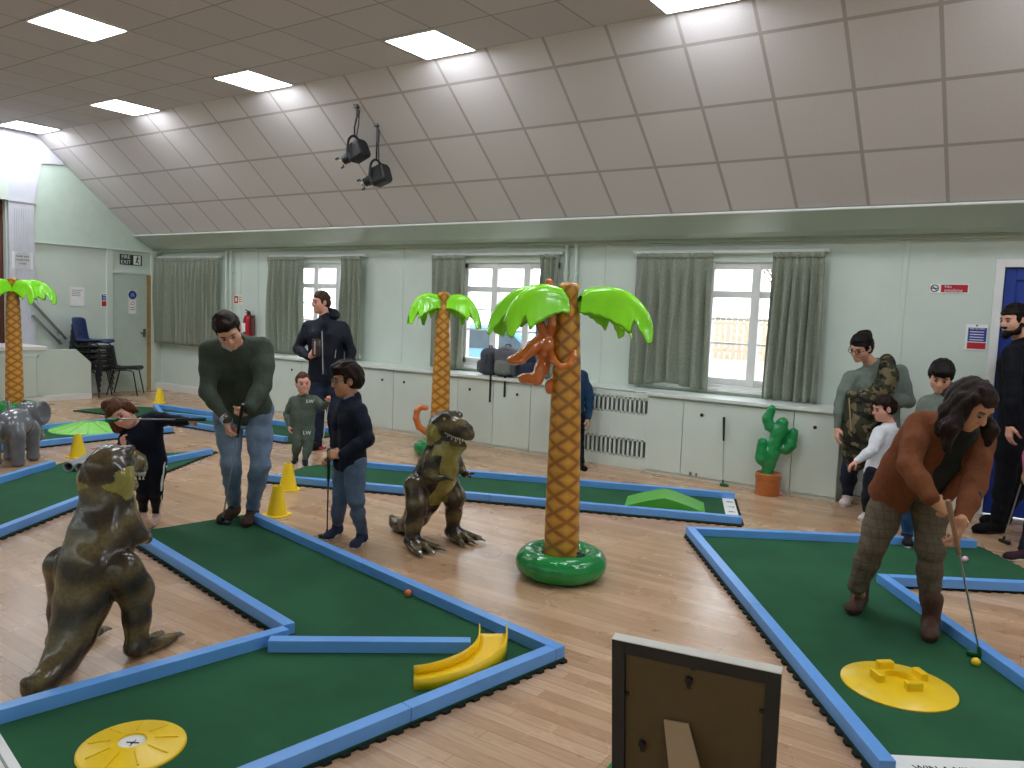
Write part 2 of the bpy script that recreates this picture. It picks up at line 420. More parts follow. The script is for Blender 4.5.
for i0, i1, lab in units:
    x0, x1 = doors[i0][0], doors[i1-1][1]
    t = empty('low_cupboard', ((x0+x1)/2, 8.0, 0), 0, lab, 'cupboard', 'low cupboards under the windows'); off = t.location
    MB().box((x0+.003, YCB+.02, 0), (x1-.003, YW-.03, .825)).box((x0+.003, YCB+.012, 0), (x1-.003, YCB+.03, .05)).build('carcass', M_cream, t, off=off)
    for k in range(i0, i1):
        a, b, h = doors[k]
        d = MB().box((a+.004, YCB, .035), (b-.004, YCB+.018, .81)).build('door', M_cream, t, off=off, bevel=.002)
        if h: hole(h, .68, d).location = (-off[0], -off[1], -off[2])
        if k in (9,):
            MB().box((a+.1, YCB-.004, .036), (a+.13, YCB+.004, .075)).box((a+.17, YCB-.004, .036), (a+.19, YCB+.004, .07)).build('door_catch', M_metal, d, off=off)
rc_ = empty('radiator_cover', (-3.96, 7.95, 0), 0, 'painted radiator cover with two slotted grilles below the ledge', 'radiator cover')
x0, x1 = -4.40, -3.52; yf = 7.80
for nm, z0, z1 in (('front_panel', .33, .60), ('base_panel', 0, .12), ('top_rail', .78, .84)):
    MB().box((x0, yf, z0), (x1, yf+.02, z1)).build(nm, M_cream, rc_, off=rc_.location, bevel=.002)
for z0, z1 in ((.12, .33), (.60, .78)):
    g = MB(); n = 16; st = (x1-x0)/n
    for k in range(n+1): g.box((x0+k*st-.011, yf+.002, z0), (x0+k*st+.011, yf+.018, z1))
    g.box((x0, yf+.002, z0), (x1, yf+.018, z0+.02)).box((x0, yf+.002, z1-.02), (x1, yf+.018, z1)).build('grille', M_cream, rc_, off=rc_.location)
MB().box((x0+.01, yf+.09, 0.01), (x1-.01, yf+.12, .82)).build('radiator', mat('radiator grey', (132, 134, 130), .6), rc_, off=rc_.location)
led = MB().box((-10.92, 7.74, .828), (-4.38, YW-.002, .862)).box((-4.38, 7.84, .842), (-3.53, YW-.002, .862)).box((-3.53, 7.74, .828), (-1.54, YW-.002, .862))
tag(led.build('window_ledge', mat('ledge paint', (224, 229, 222), .35, .03), bevel=.004), 'long pale ledge running along the tops of the cupboards', 'ledge')
# curtains
def curt_mat():
    t = NT('grey green curtain cloth'); co = t.coord()
    t.base(t.ramp(t.noise(60, 4, co), [(0.3, srgb(124, 130, 114)), (0.7, srgb(148, 154, 138))])); t.set(Roughness=0.9); t.b.inputs['Sheen Weight'].default_value = .2
    t.bump(t.noise(400, 2, co), 0.2, .002); return t.m
M_curt = curt_mat()
def curtain(xa, xb, z0, lab, seed, n_p=None, hike=0.0, flare=0.04):
    rng = np.random.RandomState(seed); w = xb-xa; k = n_p or max(4, int(w*9)); nu, nv = k*10, 26
    ph = np.cumsum(.7+.6*rng.rand(nu)); ph = ph/ph[-1]*2*PI*k; P = np.zeros((nv, nu, 3)); mid = (xa+xb)/2
    amp = .6+.6*rng.rand(nu)
    for j in range(nv):
        v = j/(nv-1); z = 2.35-(2.35-z0)*v
        for i in range(nu):
            u = i/(nu-1); s = 1+flare*v*(1 if w < .6 else .5)
            a = (.018+.028*min(1, v*3))*(amp[i] if v > .1 else .8)
            yy = 8.125+a*math.sin(ph[i]+.5*math.sin(3*v+seed))+.012*math.sin(9*u+4*v+seed)
            zz = z-(0 if v < 1 else 0)
            if hike: b = math.exp(-((u-.5)/.28)**2)*v**2; zz += hike*b; yy -= .05*math.sin(PI*min(1, v*1.02))*b
            P[j, i] = (mid+(u-.5)*w*s+.006*math.sin(ph[i]*.5+v*5), yy, zz)
    m = MB().sheet(P); o = m.build('curtain', M_curt, smooth=True, solid=.004, off=(mid, 8.125, z0), angle=80); o.location = (mid, 8.125, z0)
    tag(o, lab, 'curtain', 'curtains at the hall windows')
    hd = MB()
    P2 = np.zeros((3, nu, 3))
    for j in range(3):
        P2[j] = P[0]; P2[j, :, 2] += .012-.03*j; P2[j, :, 1] -= .006
    hd.sheet(P2).build('curtain_heading', M_curt, o, smooth=True, solid=.004, off=(mid, 8.125, z0), angle=80)
curtain(-13.40, -12.51, .86, 'closed grey-green curtain next to the fire exit corner', 3)
curtain(-12.52, -11.52, .86, 'closed grey-green curtain next to the pair of wall pipes by the fire extinguisher', 5)
curtain(-10.27, -9.40, .87, 'wide grey-green curtain hanging just behind the standing man with a flask', 7)
curtain(-8.62, -8.19, .89, 'narrow grey-green curtain on the far side of the standing man with a flask', 9, flare=.03)
curtain(-6.88, -6.33, .89, 'grey-green curtain hanging behind the rear palm tree', 11)
curtain(-5.20, -4.93, .89, 'narrow grey-green curtain behind the inflatable monkey', 13, flare=.02)
curtain(-3.92, -3.02, .89, 'wide grey-green curtain with a hitched-up hem beside the front palm tree', 15, n_p=7, hike=.06, flare=.08)
curtain(-2.40, -1.90, .87, 'long pleated grey-green curtain above the cactus', 17, n_p=6, flare=.12)
for (a, b), lab in zip(((-13.38, -11.5), (-10.25, -8.17), (-6.9, -4.92), (-3.97, -1.88)), ('white curtain rail over the closed curtains', 'white curtain rail above the man holding a flask', 'white curtain rail behind the rear palm tree fronds', 'white curtain rail over the window beside the front palm')):
    t = empty('curtain_rail', ((a+b)/2, 8.2, 2.37), 0, lab, 'curtain rail', 'curtain rails')
    MB().box((a, 8.17, 2.362), (b, 8.245, 2.395)).build('track', M_white, t, off=t.location, bevel=.004)
    MB().ball((a, 8.17, 2.375), .018, 10).ball((b, 8.17, 2.375), .018, 10).build('end_stop', M_white, t, off=t.location, smooth=True)
for x, z0, lab in ((-11.38, .86, 'thin pale pipe beside the closed curtain'), (-11.26, .86, 'thin pale pipe nearer the fire action notice'), (-4.86, .87, 'pale vertical pipe rising behind the monkey'), (-4.73, .87, 'pale vertical pipe just behind the top of the front palm')):
    t = empty('wall_pipe', (x, 8.2, z0), 0, lab, 'pipe', 'vertical pipes on the window wall')
    MB().tube([(0, 0, 0), (0, 0, 2.5-z0)], .021, 12).build('pipe', M_wall, t, smooth=True)
    for z in (.5, 1.25): MB().lathe([(.03, z), (.03, z+.03)], 12).box((-.014, 0, z+.004), (.014, .05, z+.026)).build('pipe_clip', M_wall, t)
# blue door at the far right
fr = MB().box((DX0-.07, YW-.02, 0), (DX0, YW+.1, DZ+.07)).box((DX1, YW-.02, 0), (DX1+.07, YW+.1, DZ+.07)).box((DX0, YW-.02, DZ), (DX1, YW+.1, DZ+.07))
d2 = struct('door_2', fr, M_white, bevel=.004)
M_blue = mat('blue door paint', (24, 58, 150), .35, .08)
lf = MB().box((DX0, YW+.05, .01), (DX1, YW+.09, DZ))
for a, b, z0, z1 in ((DX0, DX0+.09, 0.01, DZ), (DX1-.09, DX1, .01, DZ), (DX0+.09, DX1-.09, DZ-.11, DZ), (DX0+.09, DX1-.09, .01, .22), (DX0+.09, DX1-.09, 1.0, 1.12)): lf.box((a, YW+.025, z0), (b, YW+.06, z1))
lf.build('door_leaf', M_blue, d2, bevel=.004)
# ------------------------------------------------------------------ stage wall
wl = MB()
G = lambda *p: [(XW, y, z) for y, z in p]
wl.prism3(G((5.7, 0), (YW+.1, 0), (YW+.1, 2.8), (YS1, 2.8), (6.3, ZC), (5.7, ZC)), (-.15, 0, 0))
wl.prism3(G((1.3, 3.05), (5.7, 3.05), (5.7, ZC), (1.3, ZC)), (-.15, 0, 0)).prism3(G((YF-.1, 0), (1.3, 0), (1.3, ZC+.1), (YF-.1, ZC+.1)), (-.15, 0, 0))
struct('wall_left', wl, M_wall)
struct('wall_front', MB().box((XW-.2, YF-.15, 0), (XR+.2, YF, 3.0)), M_wall)
struct('wall_right', MB().box((XR, YF-.15, 0), (XR+.15, YW+.1, ZC+.1)), M_wall)
# upper gable board, slightly proud, with a shadow line
struct('trim_8', MB().prism3(G((6.09, 2.47), (8.25, 2.47), (8.25, 2.52), (7.72, 2.76), (6.56, 3.74), (6.22, 3.70), (6.09, 3.1)), (.035, 0, 0)), mat('gable board', (198, 213, 200), .5, .03))
struct('trim_9', MB().box((XW, 6.09, 2.445), (XW+.05, YW, 2.475)), M_wall)
M_pil = mat('white stage surround', (206, 206, 215), .4, .03)
struct('trim_10', MB().prism3(G((1.0, 3.05), (6.09, 3.05), (6.21, 3.68), (6.57, 3.72), (6.13, ZC), (1.0, ZC)), (.06, 0, 0)), M_pil)
pl = MB().box((XW, 5.72, .83), (XW+.06, 6.09, 3.06))
for k in range(9): pl.box((XW+.058, 5.80+k*.026, 1.2), (XW+.066, 5.814+k*.026, 2.95))
struct('pillar', pl, M_pil, bevel=.003)
struct('trim_11', MB().box((XW, 5.7, 3.04), (XW+.075, 6.12, 3.07)), M_pil)
struct('trim_12', MB().prism3(G((5.45, 3.05), (5.72, 3.05), (5.72, 3.5)), (.07, 0, 0)), M_wall)
# stage curtain behind the opening
P = np.array([[(XW-.12+.04*math.sin(i*.9), 1.3+i*.0222, 3.1-j*1.14) for i in range(200)] for j in range(3)])
tag(MB().sheet(P).build('stage_curtain', mat('brown stage curtain', (92, 48, 34), .8, .15), smooth=True, solid=.006, angle=80), 'brown stage curtain hanging in the stage opening', 'curtain')
# stage front, apron and steps
stg = MB().box((-12.60, 1.0, 0), (-12.55, 5.86, .80))
stg.box((XW-.4, 1.0, .80), (-12.60, 5.86, .82))
for y0, y1 in ((1.1, 2.6), (2.7, 4.2), (4.3, 5.78)):
    for a in (((y0, .10), (y1, .13)), ((y0, .70), (y1, .73)), ((y0, .10), (y0+.03, .73)), ((y1-.03, .10), (y1, .73))):
        stg.box((-12.551, a[0][0], a[0][1]), (-12.535, a[1][0], a[1][1]))
st_ = tag(stg.build('stage_front', M_wall, bevel=.002), 'panelled pale green stage front behind the palm near the elephant', 'stage', None, 'structure')
MB().box((XW-.4, 1.0, .80), (-12.52, 5.90, .862)).build('stage_nosing', M_white, st_, bevel=.006)
MB().box((-12.55, 1.0, 0), (-12.532, 5.86, .09)).build('baseboard', M_white, st_, bevel=.003)
sp = tag(MB().prism3([(-12.70, 5.88, 0), (-12.70, 6.65, 0), (-12.70, 6.65, .58), (-12.70, 6.41, .80), (-12.70, 5.88, .80)], (-.04, 0, 0)).build('stage_steps', M_wall, bevel=.003), 'stage steps behind a sloping pale green side panel', 'steps', None, 'structure')
for k in range(3): MB().box((XW, 5.88, 0), (-12.74, 6.05+k*.16, .6-k*.2)).build('step', mat('step wood', (120, 96, 74), .5, .1), sp)
MB().box((-12.70, 5.88, 0), (-12.682, 6.65, .09)).build('baseboard', M_white, sp, bevel=.003)
hr = empty('handrail', (XW, 6.25, .9), 0, 'grey double handrail fixed to the wall above the stage steps', 'handrail')
MB().tube([(XW+.09, 5.98, 1.56), (XW+.09, 6.54, .93)], .022, 10).build('rail', M_metal, hr, off=hr.location, smooth=True)
MB().tube([(XW+.09, 6.03, 1.30), (XW+.09, 6.46, .85)], .022, 10).build('rail', M_metal, hr, off=hr.location, smooth=True)
MB().tube([(XW+.09, 6.48, 1.0), (XW+.09, 6.42, .88)], .015, 8).build('brace', M_metal, hr, off=hr.location)
for y, z in ((6.1, 1.43), (6.45, 1.03)): MB().tube([(XW, y, z), (XW+.09, y, z)], .012, 8).build('bracket', M_metal, hr, off=hr.location)
# fire exit door
dr = MB().box((XW-.02, 7.25, 0), (XW+.03, 7.36, 2.46)).box((XW-.02, 8.05, 0), (XW+.03, 8.13, 2.46)).box((XW-.02, 7.36, 2.05), (XW+.022, 8.05, 2.10))
d1 = struct('door_1', dr, M_wall, bevel=.004)
MB().box((XW-.01, 7.36, 0.005), (XW+.012, 7.975, 2.045)).build('door_leaf', mat('door paint', (188, 203, 190), .4, .03), d1, bevel=.003)
MB().box((XW-.01, 7.975, 0.005), (XW+.02, 8.05, 2.05)).build('door_jamb', mat('varnished jamb', (168, 136, 84), .4, .15), d1)
MB().tube([(XW+.01, 7.93, 1.03), (XW+.06, 7.93, 1.03)], .011, 8).tube([(XW+.055, 7.935, 1.03), (XW+.055, 7.83, 1.03)], .010, 8).box((XW+.008, 7.905, .95), (XW+.018, 7.955, 1.10)).build('door_handle', M_metal, d1, smooth=True)
struct('baseboard_left', MB().box((XW, 6.66, 0), (XW+.02, 7.25, .13)).box((XW, 8.13, 0), (XW+.02, YW, .13)), M_white, bevel=.004)
# ------------------------------------------------------------------ lights in the ceiling
M_lamp = emis('lamp diffuser', (240, 247, 255), 25.0)
M_lf = mat('white metal', (235, 235, 235), .4, .02)
spots = ['lit square ceiling panel at the crest of the slope nearest the stage', 'second lit ceiling panel from the stage along the slope', 'third lit ceiling panel from the stage along the slope', 'lit ceiling panel above the pair of spotlights', 'lit ceiling panel cut by the top edge of the picture']
mid = ['lit ceiling panel in the middle row by the stage', 'lit ceiling panel just inside the picture edge in the middle row', 'large lit ceiling panel standing alone in the middle row']
def panel(x, y, lab):
    t = empty('ceiling_light', (x, y, ZC), 0, lab, 'ceiling light', 'square ceiling light panels')
    f = MB()
    for a, b, c, d in ((-.31, -.31, .31, -.295), (-.31, .295, .31, .31), (-.31, -.295, -.295, .295), (.295, -.295, .31, .295)): f.box((a, b, -.014), (c, d, .004))
    f.build('light_frame', M_lf, t)
    MB().box((-.296, -.296, -.010), (.296, .296, .0)).build('diffuser', M_lamp, t)
LX = [-12.8, -10.2, -7.6, -5.02, -2.49, .08, 2.65]
for i, x in enumerate(LX):
    panel(x, 5.81, spots[i] if i < 5 else 'lit ceiling panel along the slope above the %s' % ('blue door' if i == 5 else 'end wall past the blue door'))
    panel(x, 3.88, mid[i] if i < 3 else 'lit ceiling panel of the middle row high above the %s' % ('front green course', 'front palm tree', 'woman with the putter', 'end wall past the blue door')[i-3])
# ================================================================== MINI GOLF COURSES
def felt_mat():
    t = NT('green felt'); co = t.coord()
    a = t.ramp(t.noise(2.2, 5, co), [(0.3, srgb(18, 76, 44)), (0.7, srgb(27, 90, 54))])
    b = t.ramp(t.noise(220, 2, co), [(0.3, (0.86, .86, .86)), (0.7, (1.1, 1.1, 1.1))])
    mu = t.n('ShaderNodeMix', data_type='RGBA', blend_type='MULTIPLY'); mu.inputs[0].default_value = 1
    t.l(a, mu.inputs[6]); t.l(b, mu.inputs[7]); t.base(mu.outputs[2]); t.set(Roughness=.95)
    mp = t.n('ShaderNodeMapping'); mp.inputs['Scale'].default_value = (1, 6, 1); t.l(co, mp.inputs[0])
    t.bump(t.noise(3, 3, mp.outputs[0]), .12, .01); return t.m
M_felt = felt_mat()
M_foam = mat('black foam', (20, 24, 24), .9, .2)
M_rail = mat('blue painted timber', (104, 164, 236), .38, .05, 5, .06, 60)
M_yel = mat('yellow plastic', (248, 206, 18), .33, .04)
M_lime = mat('lime plastic', (88, 172, 58), .4, .05)
M_paper = mat('white card', (236, 236, 234), .6, .02)
M_ink = mat('black ink', (25, 25, 25), .7, 0)
MH, RH, RW = 0.018, 0.068, 0.062
def text(body, size, p, xd, nd, m, par, name='lettering', align='CENTER', off=(0, 0, 0), sx=1.0, ex=.0006):
    """raised lettering: baseline centre p, reading direction xd, facing nd"""
    c = bpy.data.curves.new(name, 'FONT'); c.body = body; c.size = size; c.align_x = align; c.align_y = 'CENTER'; c.extrude = ex; c.materials.append(m)
    tmp = bpy.data.objects.new('tmp', c); COL.objects.link(tmp)
    me = bpy.data.meshes.new_from_object(tmp.evaluated_get(bpy.context.evaluated_depsgraph_get())); bpy.data.objects.remove(tmp)
    if not me.materials: me.materials.append(m)
    o = link(name, me, par)
    x = unit(xd); z = unit(nd); y = np.cross(z, x)
    M = Matrix.Identity(4); p = np.asarray(p, float)-np.asarray(off, float)
    for i in range(3): M[i][0] = x[i]*sx; M[i][1] = y[i]; M[i][2] = z[i]; M[i][3] = p[i]
    o.matrix_local = M; return o
def foam_outline(poly, out, tooth=.04):
    """polygon pushed outwards with interlocking jigsaw teeth"""
    n = len(poly); res = []
    for i in range(n):
        a = V(*poly[i], 0)[:2]; b = V(*poly[(i+1) % n], 0)[:2]; d = b-a; L = np.linalg.norm(d); d /= L; nn = V(d[1], -d[0], 0)[:2]
        k = max(2, int(L/tooth)); 
        for j in range(k):
            s = j/k; o = out if j % 2 else out*.25
            res.append(tuple(a+d*L*(s+.12/k)+nn*o)); res.append(tuple(a+d*L*(s+.88/k)+nn*o))
    return res
def ccw(poly):
    s = sum(poly[i][0]*poly[(i+1) % len(poly)][1]-poly[(i+1) % len(poly)][0]*poly[i][1] for i in range(len(poly)))
    return poly if s > 0 else poly[::-1]
def putting_mat(poly, lab):
    poly = ccw(poly); c = np.mean(poly, 0); t = empty('putting_mat', (c[0], c[1], 0), 0, lab, 'putting mat', 'green putting mats')
    MB().prism(poly, .008, MH).build('felt_top', M_felt, t, off=(c[0], c[1], 0))
    MB().prism(foam_outline(poly, .022), 0.0, .012).build('foam_base', M_foam, t, off=(c[0], c[1], 0))
    return t
def rail(a, b, lab, w=RW, z=MH, h=RH-.01, group='blue edge rails'):
    a = V(a[0], a[1], 0); b = V(b[0], b[1], 0); d = b-a; L = np.linalg.norm(d)
    o = MB().box((-L/2, -w/2, 0), (L/2, w/2, h)).build('edge_rail', M_rail, bevel=.003)
    o.location = Vector(((a[0]+b[0])/2, (a[1]+b[1])/2, z)); o.rotation_euler = (0, 0, math.atan2(d[1], d[0]))
    return tag(o, lab, 'rail', group)
def P2(o, d, s, n, t): return (o[0]+d[0]*s+n[0]*t, o[1]+d[1]*s+n[1]*t)
# ---- course A: the dog-leg in front
dA = unit((-.983, .187)); nA = unit((-.187, -.983))         # along the far rail, and across
cA = (-1.80, 3.19)
qa = lambda s, t: P2(cA, dA, s, nA, t)
putting_mat([qa(0, 0), qa(3.28, 0), qa(3.28, .90), qa(1.05, .90), qa(1.05, 2.34), qa(0, 2.34)], 'large L-shaped green putting mat with the yellow curved chute on it')
h = RW/2
rail(qa(0.0, h), qa(1.62, h), 'blue rail on the far side of the L-shaped mat, behind the orange ball')
rail(qa(1.625, h), qa(3.10, h), 'blue rail of the L-shaped mat ending beside the man in the green jumper')
rail(qa(1.05, .90-h), qa(3.02, .90-h), 'blue rail between the big dinosaur back and the L-shaped mat')
rail(qa(1.05-h, .905), qa(1.05-h, 2.32), 'blue rail behind the big dinosaur tail') 
rail(qa(h, RW+.003), qa(h, .92), 'blue rail right beside the yellow curved chute, at the outer corner')
rail(qa(h, .923), qa(h, 2.32), 'blue rail nearest the photographer on the L-shaped mat, past the joint')
e0 = qa(.985, .90); a5 = unit(np.array([.80, .63])); rail((-2.93, 2.36), (-2.19, 2.955), 'blue divider rail lying across the L-shaped mat')
# ---- course B: right-hand dog-leg
dB = unit((.836, .549)); nB = unit((.568, -.823)); cB = (-2.20, 5.68)
qb = lambda s, t: P2(cB, dB, s, nB, t)
putting_mat([qb(0, 0), qb(2.24, 0), qb(2.24, 1.0), qb(1.07, 1.0), qb(1.07, 3.2), qb(0, 3.2)], 'large green putting mat the woman in the brown cardigan stands on')
rail(qb(h, 0), qb(h, 1.62), 'long blue rail of the woman\'s course, half by the green matted corner')
rail(qb(h, 1.623), qb(h, 3.18), 'blue rail running from the picture frame board to the dog-leg tee sheet')
rail(qb(RW+.003, h), qb(2.18, h), 'blue rail on the far side of the course where the woman putts')
rail(qb(1.075, .995), qb(2.22, .995), 'blue rail of the notch behind the woman\'s putter')
rail(qb(1.04, .965), qb(1.04, 2.9), 'blue rail of the notch in front of the yellow ball')
# ---- course D: long straight course behind the front palm
dD = unit((-.925, -.38)); nD = unit((.38, -.925)); cD = (-2.32, 7.15)
qd = lambda s, t: P2(cD, dD, s, nD, t)
putting_mat([qd(0, 0), qd(4.06, 0), qd(4.2, .2), qd(4.26, .97), qd(0, .97)], 'long straight green putting mat behind the front palm tree')
rail(qd(0.0, h), qd(2.0, h), 'blue rail nearest the cupboards, on the side by the cactus')
rail(qd(2.003, h), qd(4.02, h), 'blue rail on the far side of the straight course, behind the boy')
rail(qd(0.0, .97-h), qd(2.1, .97-h), 'blue rail along the near side of the straight course, front palm end')
rail(qd(2.103, .97-h), qd(4.28, .97-h), 'blue rail along the near side of the straight course, by the cones')
# ---- course E: left course with the grey pipes
dE = unit((-.515, .857)); nE = unit((-.857, -.515)); cE = (-5.34, 1.78)
qe = lambda s, t: P2(cE, dE, s, nE, t)
putting_mat([qe(0, 0), qe(4.03, 0), qe(3.72, .58), qe(3.42, 1.10), qe(0, 1.10)], 'green putting mat with two grey pipes lying on it')
rail(qe(0, h), qe(2.1, h), 'blue rail on the near side of the mat with grey pipes')
rail(qe(.0, 1.10-h), qe(2.85, 1.10-h), 'blue rail between the elephant and the mat with grey pipes')
rail((-7.10, 4.05), (-7.32, 5.10), 'short blue rail just behind the girl in the navy tracksuit')
# ---- course F: course with the lime mound behind the elephant
putting_mat([(-8.86, 1.9), (-8.86, 5.66), (-10.0, 5.66), (-10.0, 1.9)], 'green putting mat behind the elephant with a lime mound')
rail((-8.89, 2.2), (-8.89, 5.64), 'blue rail directly behind the elephant')
rail((-9.97, 2.2), (-9.97, 5.55), 'blue rail beyond the lime mound, farther from the elephant')
# ---- course G: far course behind the man and toddler
putting_mat([(-11.42, 5.72), (-10.75, 5.86), (-7.35, 6.14), (-7.42, 7.08), (-11.0, 6.72), (-11.48, 6.46)], 'farthest green putting mat, near the fire exit end')
rail((-10.95, 6.72), (-9.35, 6.86), 'blue rail farthest away, beside the cone by the fire exit')
rail((-9.32, 6.87), (-7.45, 7.05), 'blue rail behind the toddler, nearest the cupboards')
rail((-9.2, 6.02), (-7.40, 6.17), 'blue rail just behind the toddler on the far mat')
rail((-10.98, 6.70), (-10.15, 6.28), 'short diagonal blue rail above the girl\'s shoulder')
rail((-10.1, 6.33), (-9.28, 6.55), 'short blue rail beyond the end of the girl\'s putter')
# ---- tee sheets
def sheet(a, b, c, d, lab, lines, xd, size, off_n):
    m = np.mean([a, b, c, d], 0); t = empty('course_sheet', (m[0], m[1], MH), 0, lab, 'sign', 'printed course sheets')
    MB().prism(ccw([a, b, c, d]), MH, MH+.004).build('card', M_paper, t, off=t.location)
    return t
tB = sheet(qb(.065, 3.04), qb(1.0, 3.04), qb(1.0, 3.2), qb(.065, 3.2), 'white printed sheet at the end of the course with the woman', None, None, 0, 0)
p = qb(.34, 3.125); text('WIN A MINI GOLF', .045, (p[0], p[1], MH+.005), (*dB, 0), (0, 0, 1), M_ink, tB, off=tB.location)
p = qb(.34, 3.175); text('HOLE IN ONE', .04, (p[0], p[1], MH+.005), (*dB, 0), (0, 0, 1), M_ink, tB, off=tB.location)
sa = unit((.98, -.19)); na = unit((-.19, -.98))
tA = sheet(qa(.98, 2.125), qa(.07, 2.125), qa(.07, 2.32), qa(.98, 2.32), 'white printed sheet beyond the yellow target disc at the picture edge', None, None, 0, 0)
MB().box((0, 0, 0), (.86, .008, .003)).build('rule_line', mat('grey ink', (150, 150, 150), .7, 0), tA).matrix_local = Matrix.Translation((-.43, .14, .004)) @ Matrix.Rotation(-.19, 4, 'Z')
text('DINO', .06, (qa(.80, 2.21)[0], qa(.80, 2.21)[1], MH+.005), (*sa, 0), (0, 0, 1), mat('green ink', (70, 110, 70), .7, 0), tA, off=tA.location)
tD = sheet(qd(.005, RW), qd(.11, RW), qd(.11, .97-RW), qd(.005, .97-RW), 'white score strip across the end of the straight course near the cactus', None, None, 0, 0)
for k in range(4): 
    p = qd(.055, .2+.19*k); text(('8', '7', '6', '5')[k], .08, (p[0], p[1], MH+.005), (*nD, 0), (0, 0, 1), M_ink, tD, off=tD.location)
# ---- obstacles
def disc_holes():
    c = onz(132, 748, MH); t = empty('target_disc', c, 0.3, 'flat yellow target disc with a white hole near the picture corner', 'golf target')
    R = .185
    MB().lathe([(.0, .0), (R, .0), (R, .006), (R*.97, .011), (.068, .028), (.06, .031), (.05, .031), (.048, .018), (.0, .018)], 44, cap=False).build('disc', M_yel, t, smooth=True, angle=30)
    for k in range(9):
        a = k*2*PI/9; u = V(math.cos(a), math.sin(a), 0); MB().bar(u*.075+V(0, 0, .0275), u*.155+V(0, 0, .0155), .005, .007).build('rib', M_yel, t)
    MB().lathe([(0, .0195), (.042, .0195), (.046, .024), (.046, .018)], 28, cap=False).build('cup_liner', M_paper, t)
    MB().bar((-.02, -.004, .0202), (.024, .008, .0202), .006, .002).bar((.0, .02, .0202), (.008, -.02, .0202), .003, .002).lathe([(0, .0215), (.006, .0215), (.006, .018)], 10).build('cup_mark', M_ink, t)
disc_holes()
c = onz(898, 686, MH)
t = empty('target_disc', c, -.95, 'domed yellow target disc with raised blocks in front of the woman', 'golf target'); R = .245
MB().lathe([(0, 0), (R, 0), (R, .006), (R*.97, .010), (.068, .046), (.062, .046), (.058, .02), (0, .02)], 44, cap=False).build('disc', M_yel, t, smooth=True, angle=30)
for k in range(4):
    a = k*PI/2+.12; u = V(math.cos(a), math.sin(a), 0); w = V(-u[1], u[0], 0)
    MB().obox(u*.105+V(0, 0, .045), [u, w, V(0, 0, 1)], (.018, .038, .028)).build('block', M_yel, t, bevel=.006)
# curved chute
def chute():
    pts = V2 = np.array([(-2.185, 2.54, MH), (-2.11, 2.60, MH), (-2.055, 2.72, MH), (-2.03, 2.86, MH), (-2.07, 2.99, MH), (-2.15, 3.08, MH)])
    idx = np.linspace(0, 5, 17)
    path = np.array([[np.interp(i, range(6), pts[:, k]) for k in range(3)] for i in idx])
    for _ in range(6): path[1:-1] = (path[:-2]+2*path[1:-1]+path[2:])/4
    tan = np.gradient(path, axis=0); tan /= np.linalg.norm(tan, axis=1)[:, None]
    o = path.mean(0); t = empty('curved_chute', (o[0], o[1], MH), 0, 'yellow plastic curved chute standing on the L-shaped mat', 'golf obstacle')
    def strip(fn, name):
        rows = []
        for i in range(17):
            n = V(-tan[i][1], tan[i][0], 0); hgt = .006+.05*(i/16)**1.2
            rows.append([path[i]+n*a+V(0, 0, b) for a, b in fn(hgt)])
        MB().sheet(rows).build(name, M_yel, t, smooth=True, solid=.005, off=(o[0], o[1], 0) if False else t.location, angle=30)
    wd = .066
    strip(lambda hg: [(-wd, hg), (-wd*.6, hg), (wd*.6, hg), (wd, hg)], 'chute_floor')
    strip(lambda hg: [(-wd, 0.0), (-wd, hg+.042+.25*(hg-.006))], 'chute_side'); strip(lambda hg: [(wd, 0.0), (wd, hg+.042+.25*(hg-.006))], 'chute_side')
chute()
# lime hump on the straight course
c = (onz(620, 497, MH)+onz(699, 511, MH))/2
hum = MB(); rows = []
for i in range(15):
    s = i/14*2-1; z = .10*max(0, 1-abs(s)**1.25)
    rows.append([(s*.34, -.20, 0), (s*.34, -.20, z), (s*.34, .20, z), (s*.34, .20, 0)])
hum.sheet(rows)
o = hum.build('golf_hump', M_lime, smooth=True, angle=35); cc = qd(.62, .5); o.location = (cc[0], cc[1], MH); o.rotation_euler = (0, 0, math.atan2(dD[1], dD[0]))
tag(o, 'lime green hump across the straight course', 'golf obstacle')
# lime mound on course F
md = empty('golf_mound', (-9.60, 5.0, MH), 0, 'pale lime fan-shaped mound behind the leaning girl', 'golf obstacle')
prof = [(.44, 0), (.44, .012), (.30, .045), (.16, .085), (.075, .10), (.06, .06), (0, .06)]
MB().lathe([(0, 0)]+prof, 40, cap=False).build('mound', mat('pale lime plastic', (140, 214, 96), .4, .05), md, smooth=True, angle=50)
for k in range(12):
    u = V(math.cos(k*PI/6), math.sin(k*PI/6), 0); MB().tube([u*.12+V(0, 0, .094), u*.22+V(0, 0, .068), u*.41+V(0, 0, .02)], .009, 6).build('rib', mat('pale lime plastic', (140, 214, 96)), md)
# grey pipes on course E
M_pipe = mat('grey plastic pipe', (150, 152, 156), .35, .04)
for k, (x, y, lab) in enumerate(((68, 467, 'grey pipe lying on the mat, the one nearer the yellow cone'), (80, 467.5, 'grey pipe lying on the mat, the one nearer the dinosaur head'))):
    c = onz(x, y, MH+.045); d = unit((-.64, .77, 0)); t = empty('golf_pipe', c, 0, lab, 'pipe', 'grey pipes on the mat')
    pr = MB(); a = np.arange(20)*PI/10
    ring = lambda s, r: [d*s+V(d[1], -d[0], 0)*r*math.cos(q)+V(0, 0, 1)*r*math.sin(q) for q in a]
    pr.sheet(np.array([ring(0, .036), ring(0, .046), ring(.55, .046), ring(.55, .036), ring(0, .036)]), closed=True).build('pipe_wall', M_pipe, t, smooth=True, angle=40)
    MB().sheet(np.array([ring(.002, .038), ring(.548, .038)]), closed=True).build('pipe_bore', M_black, t, smooth=True)
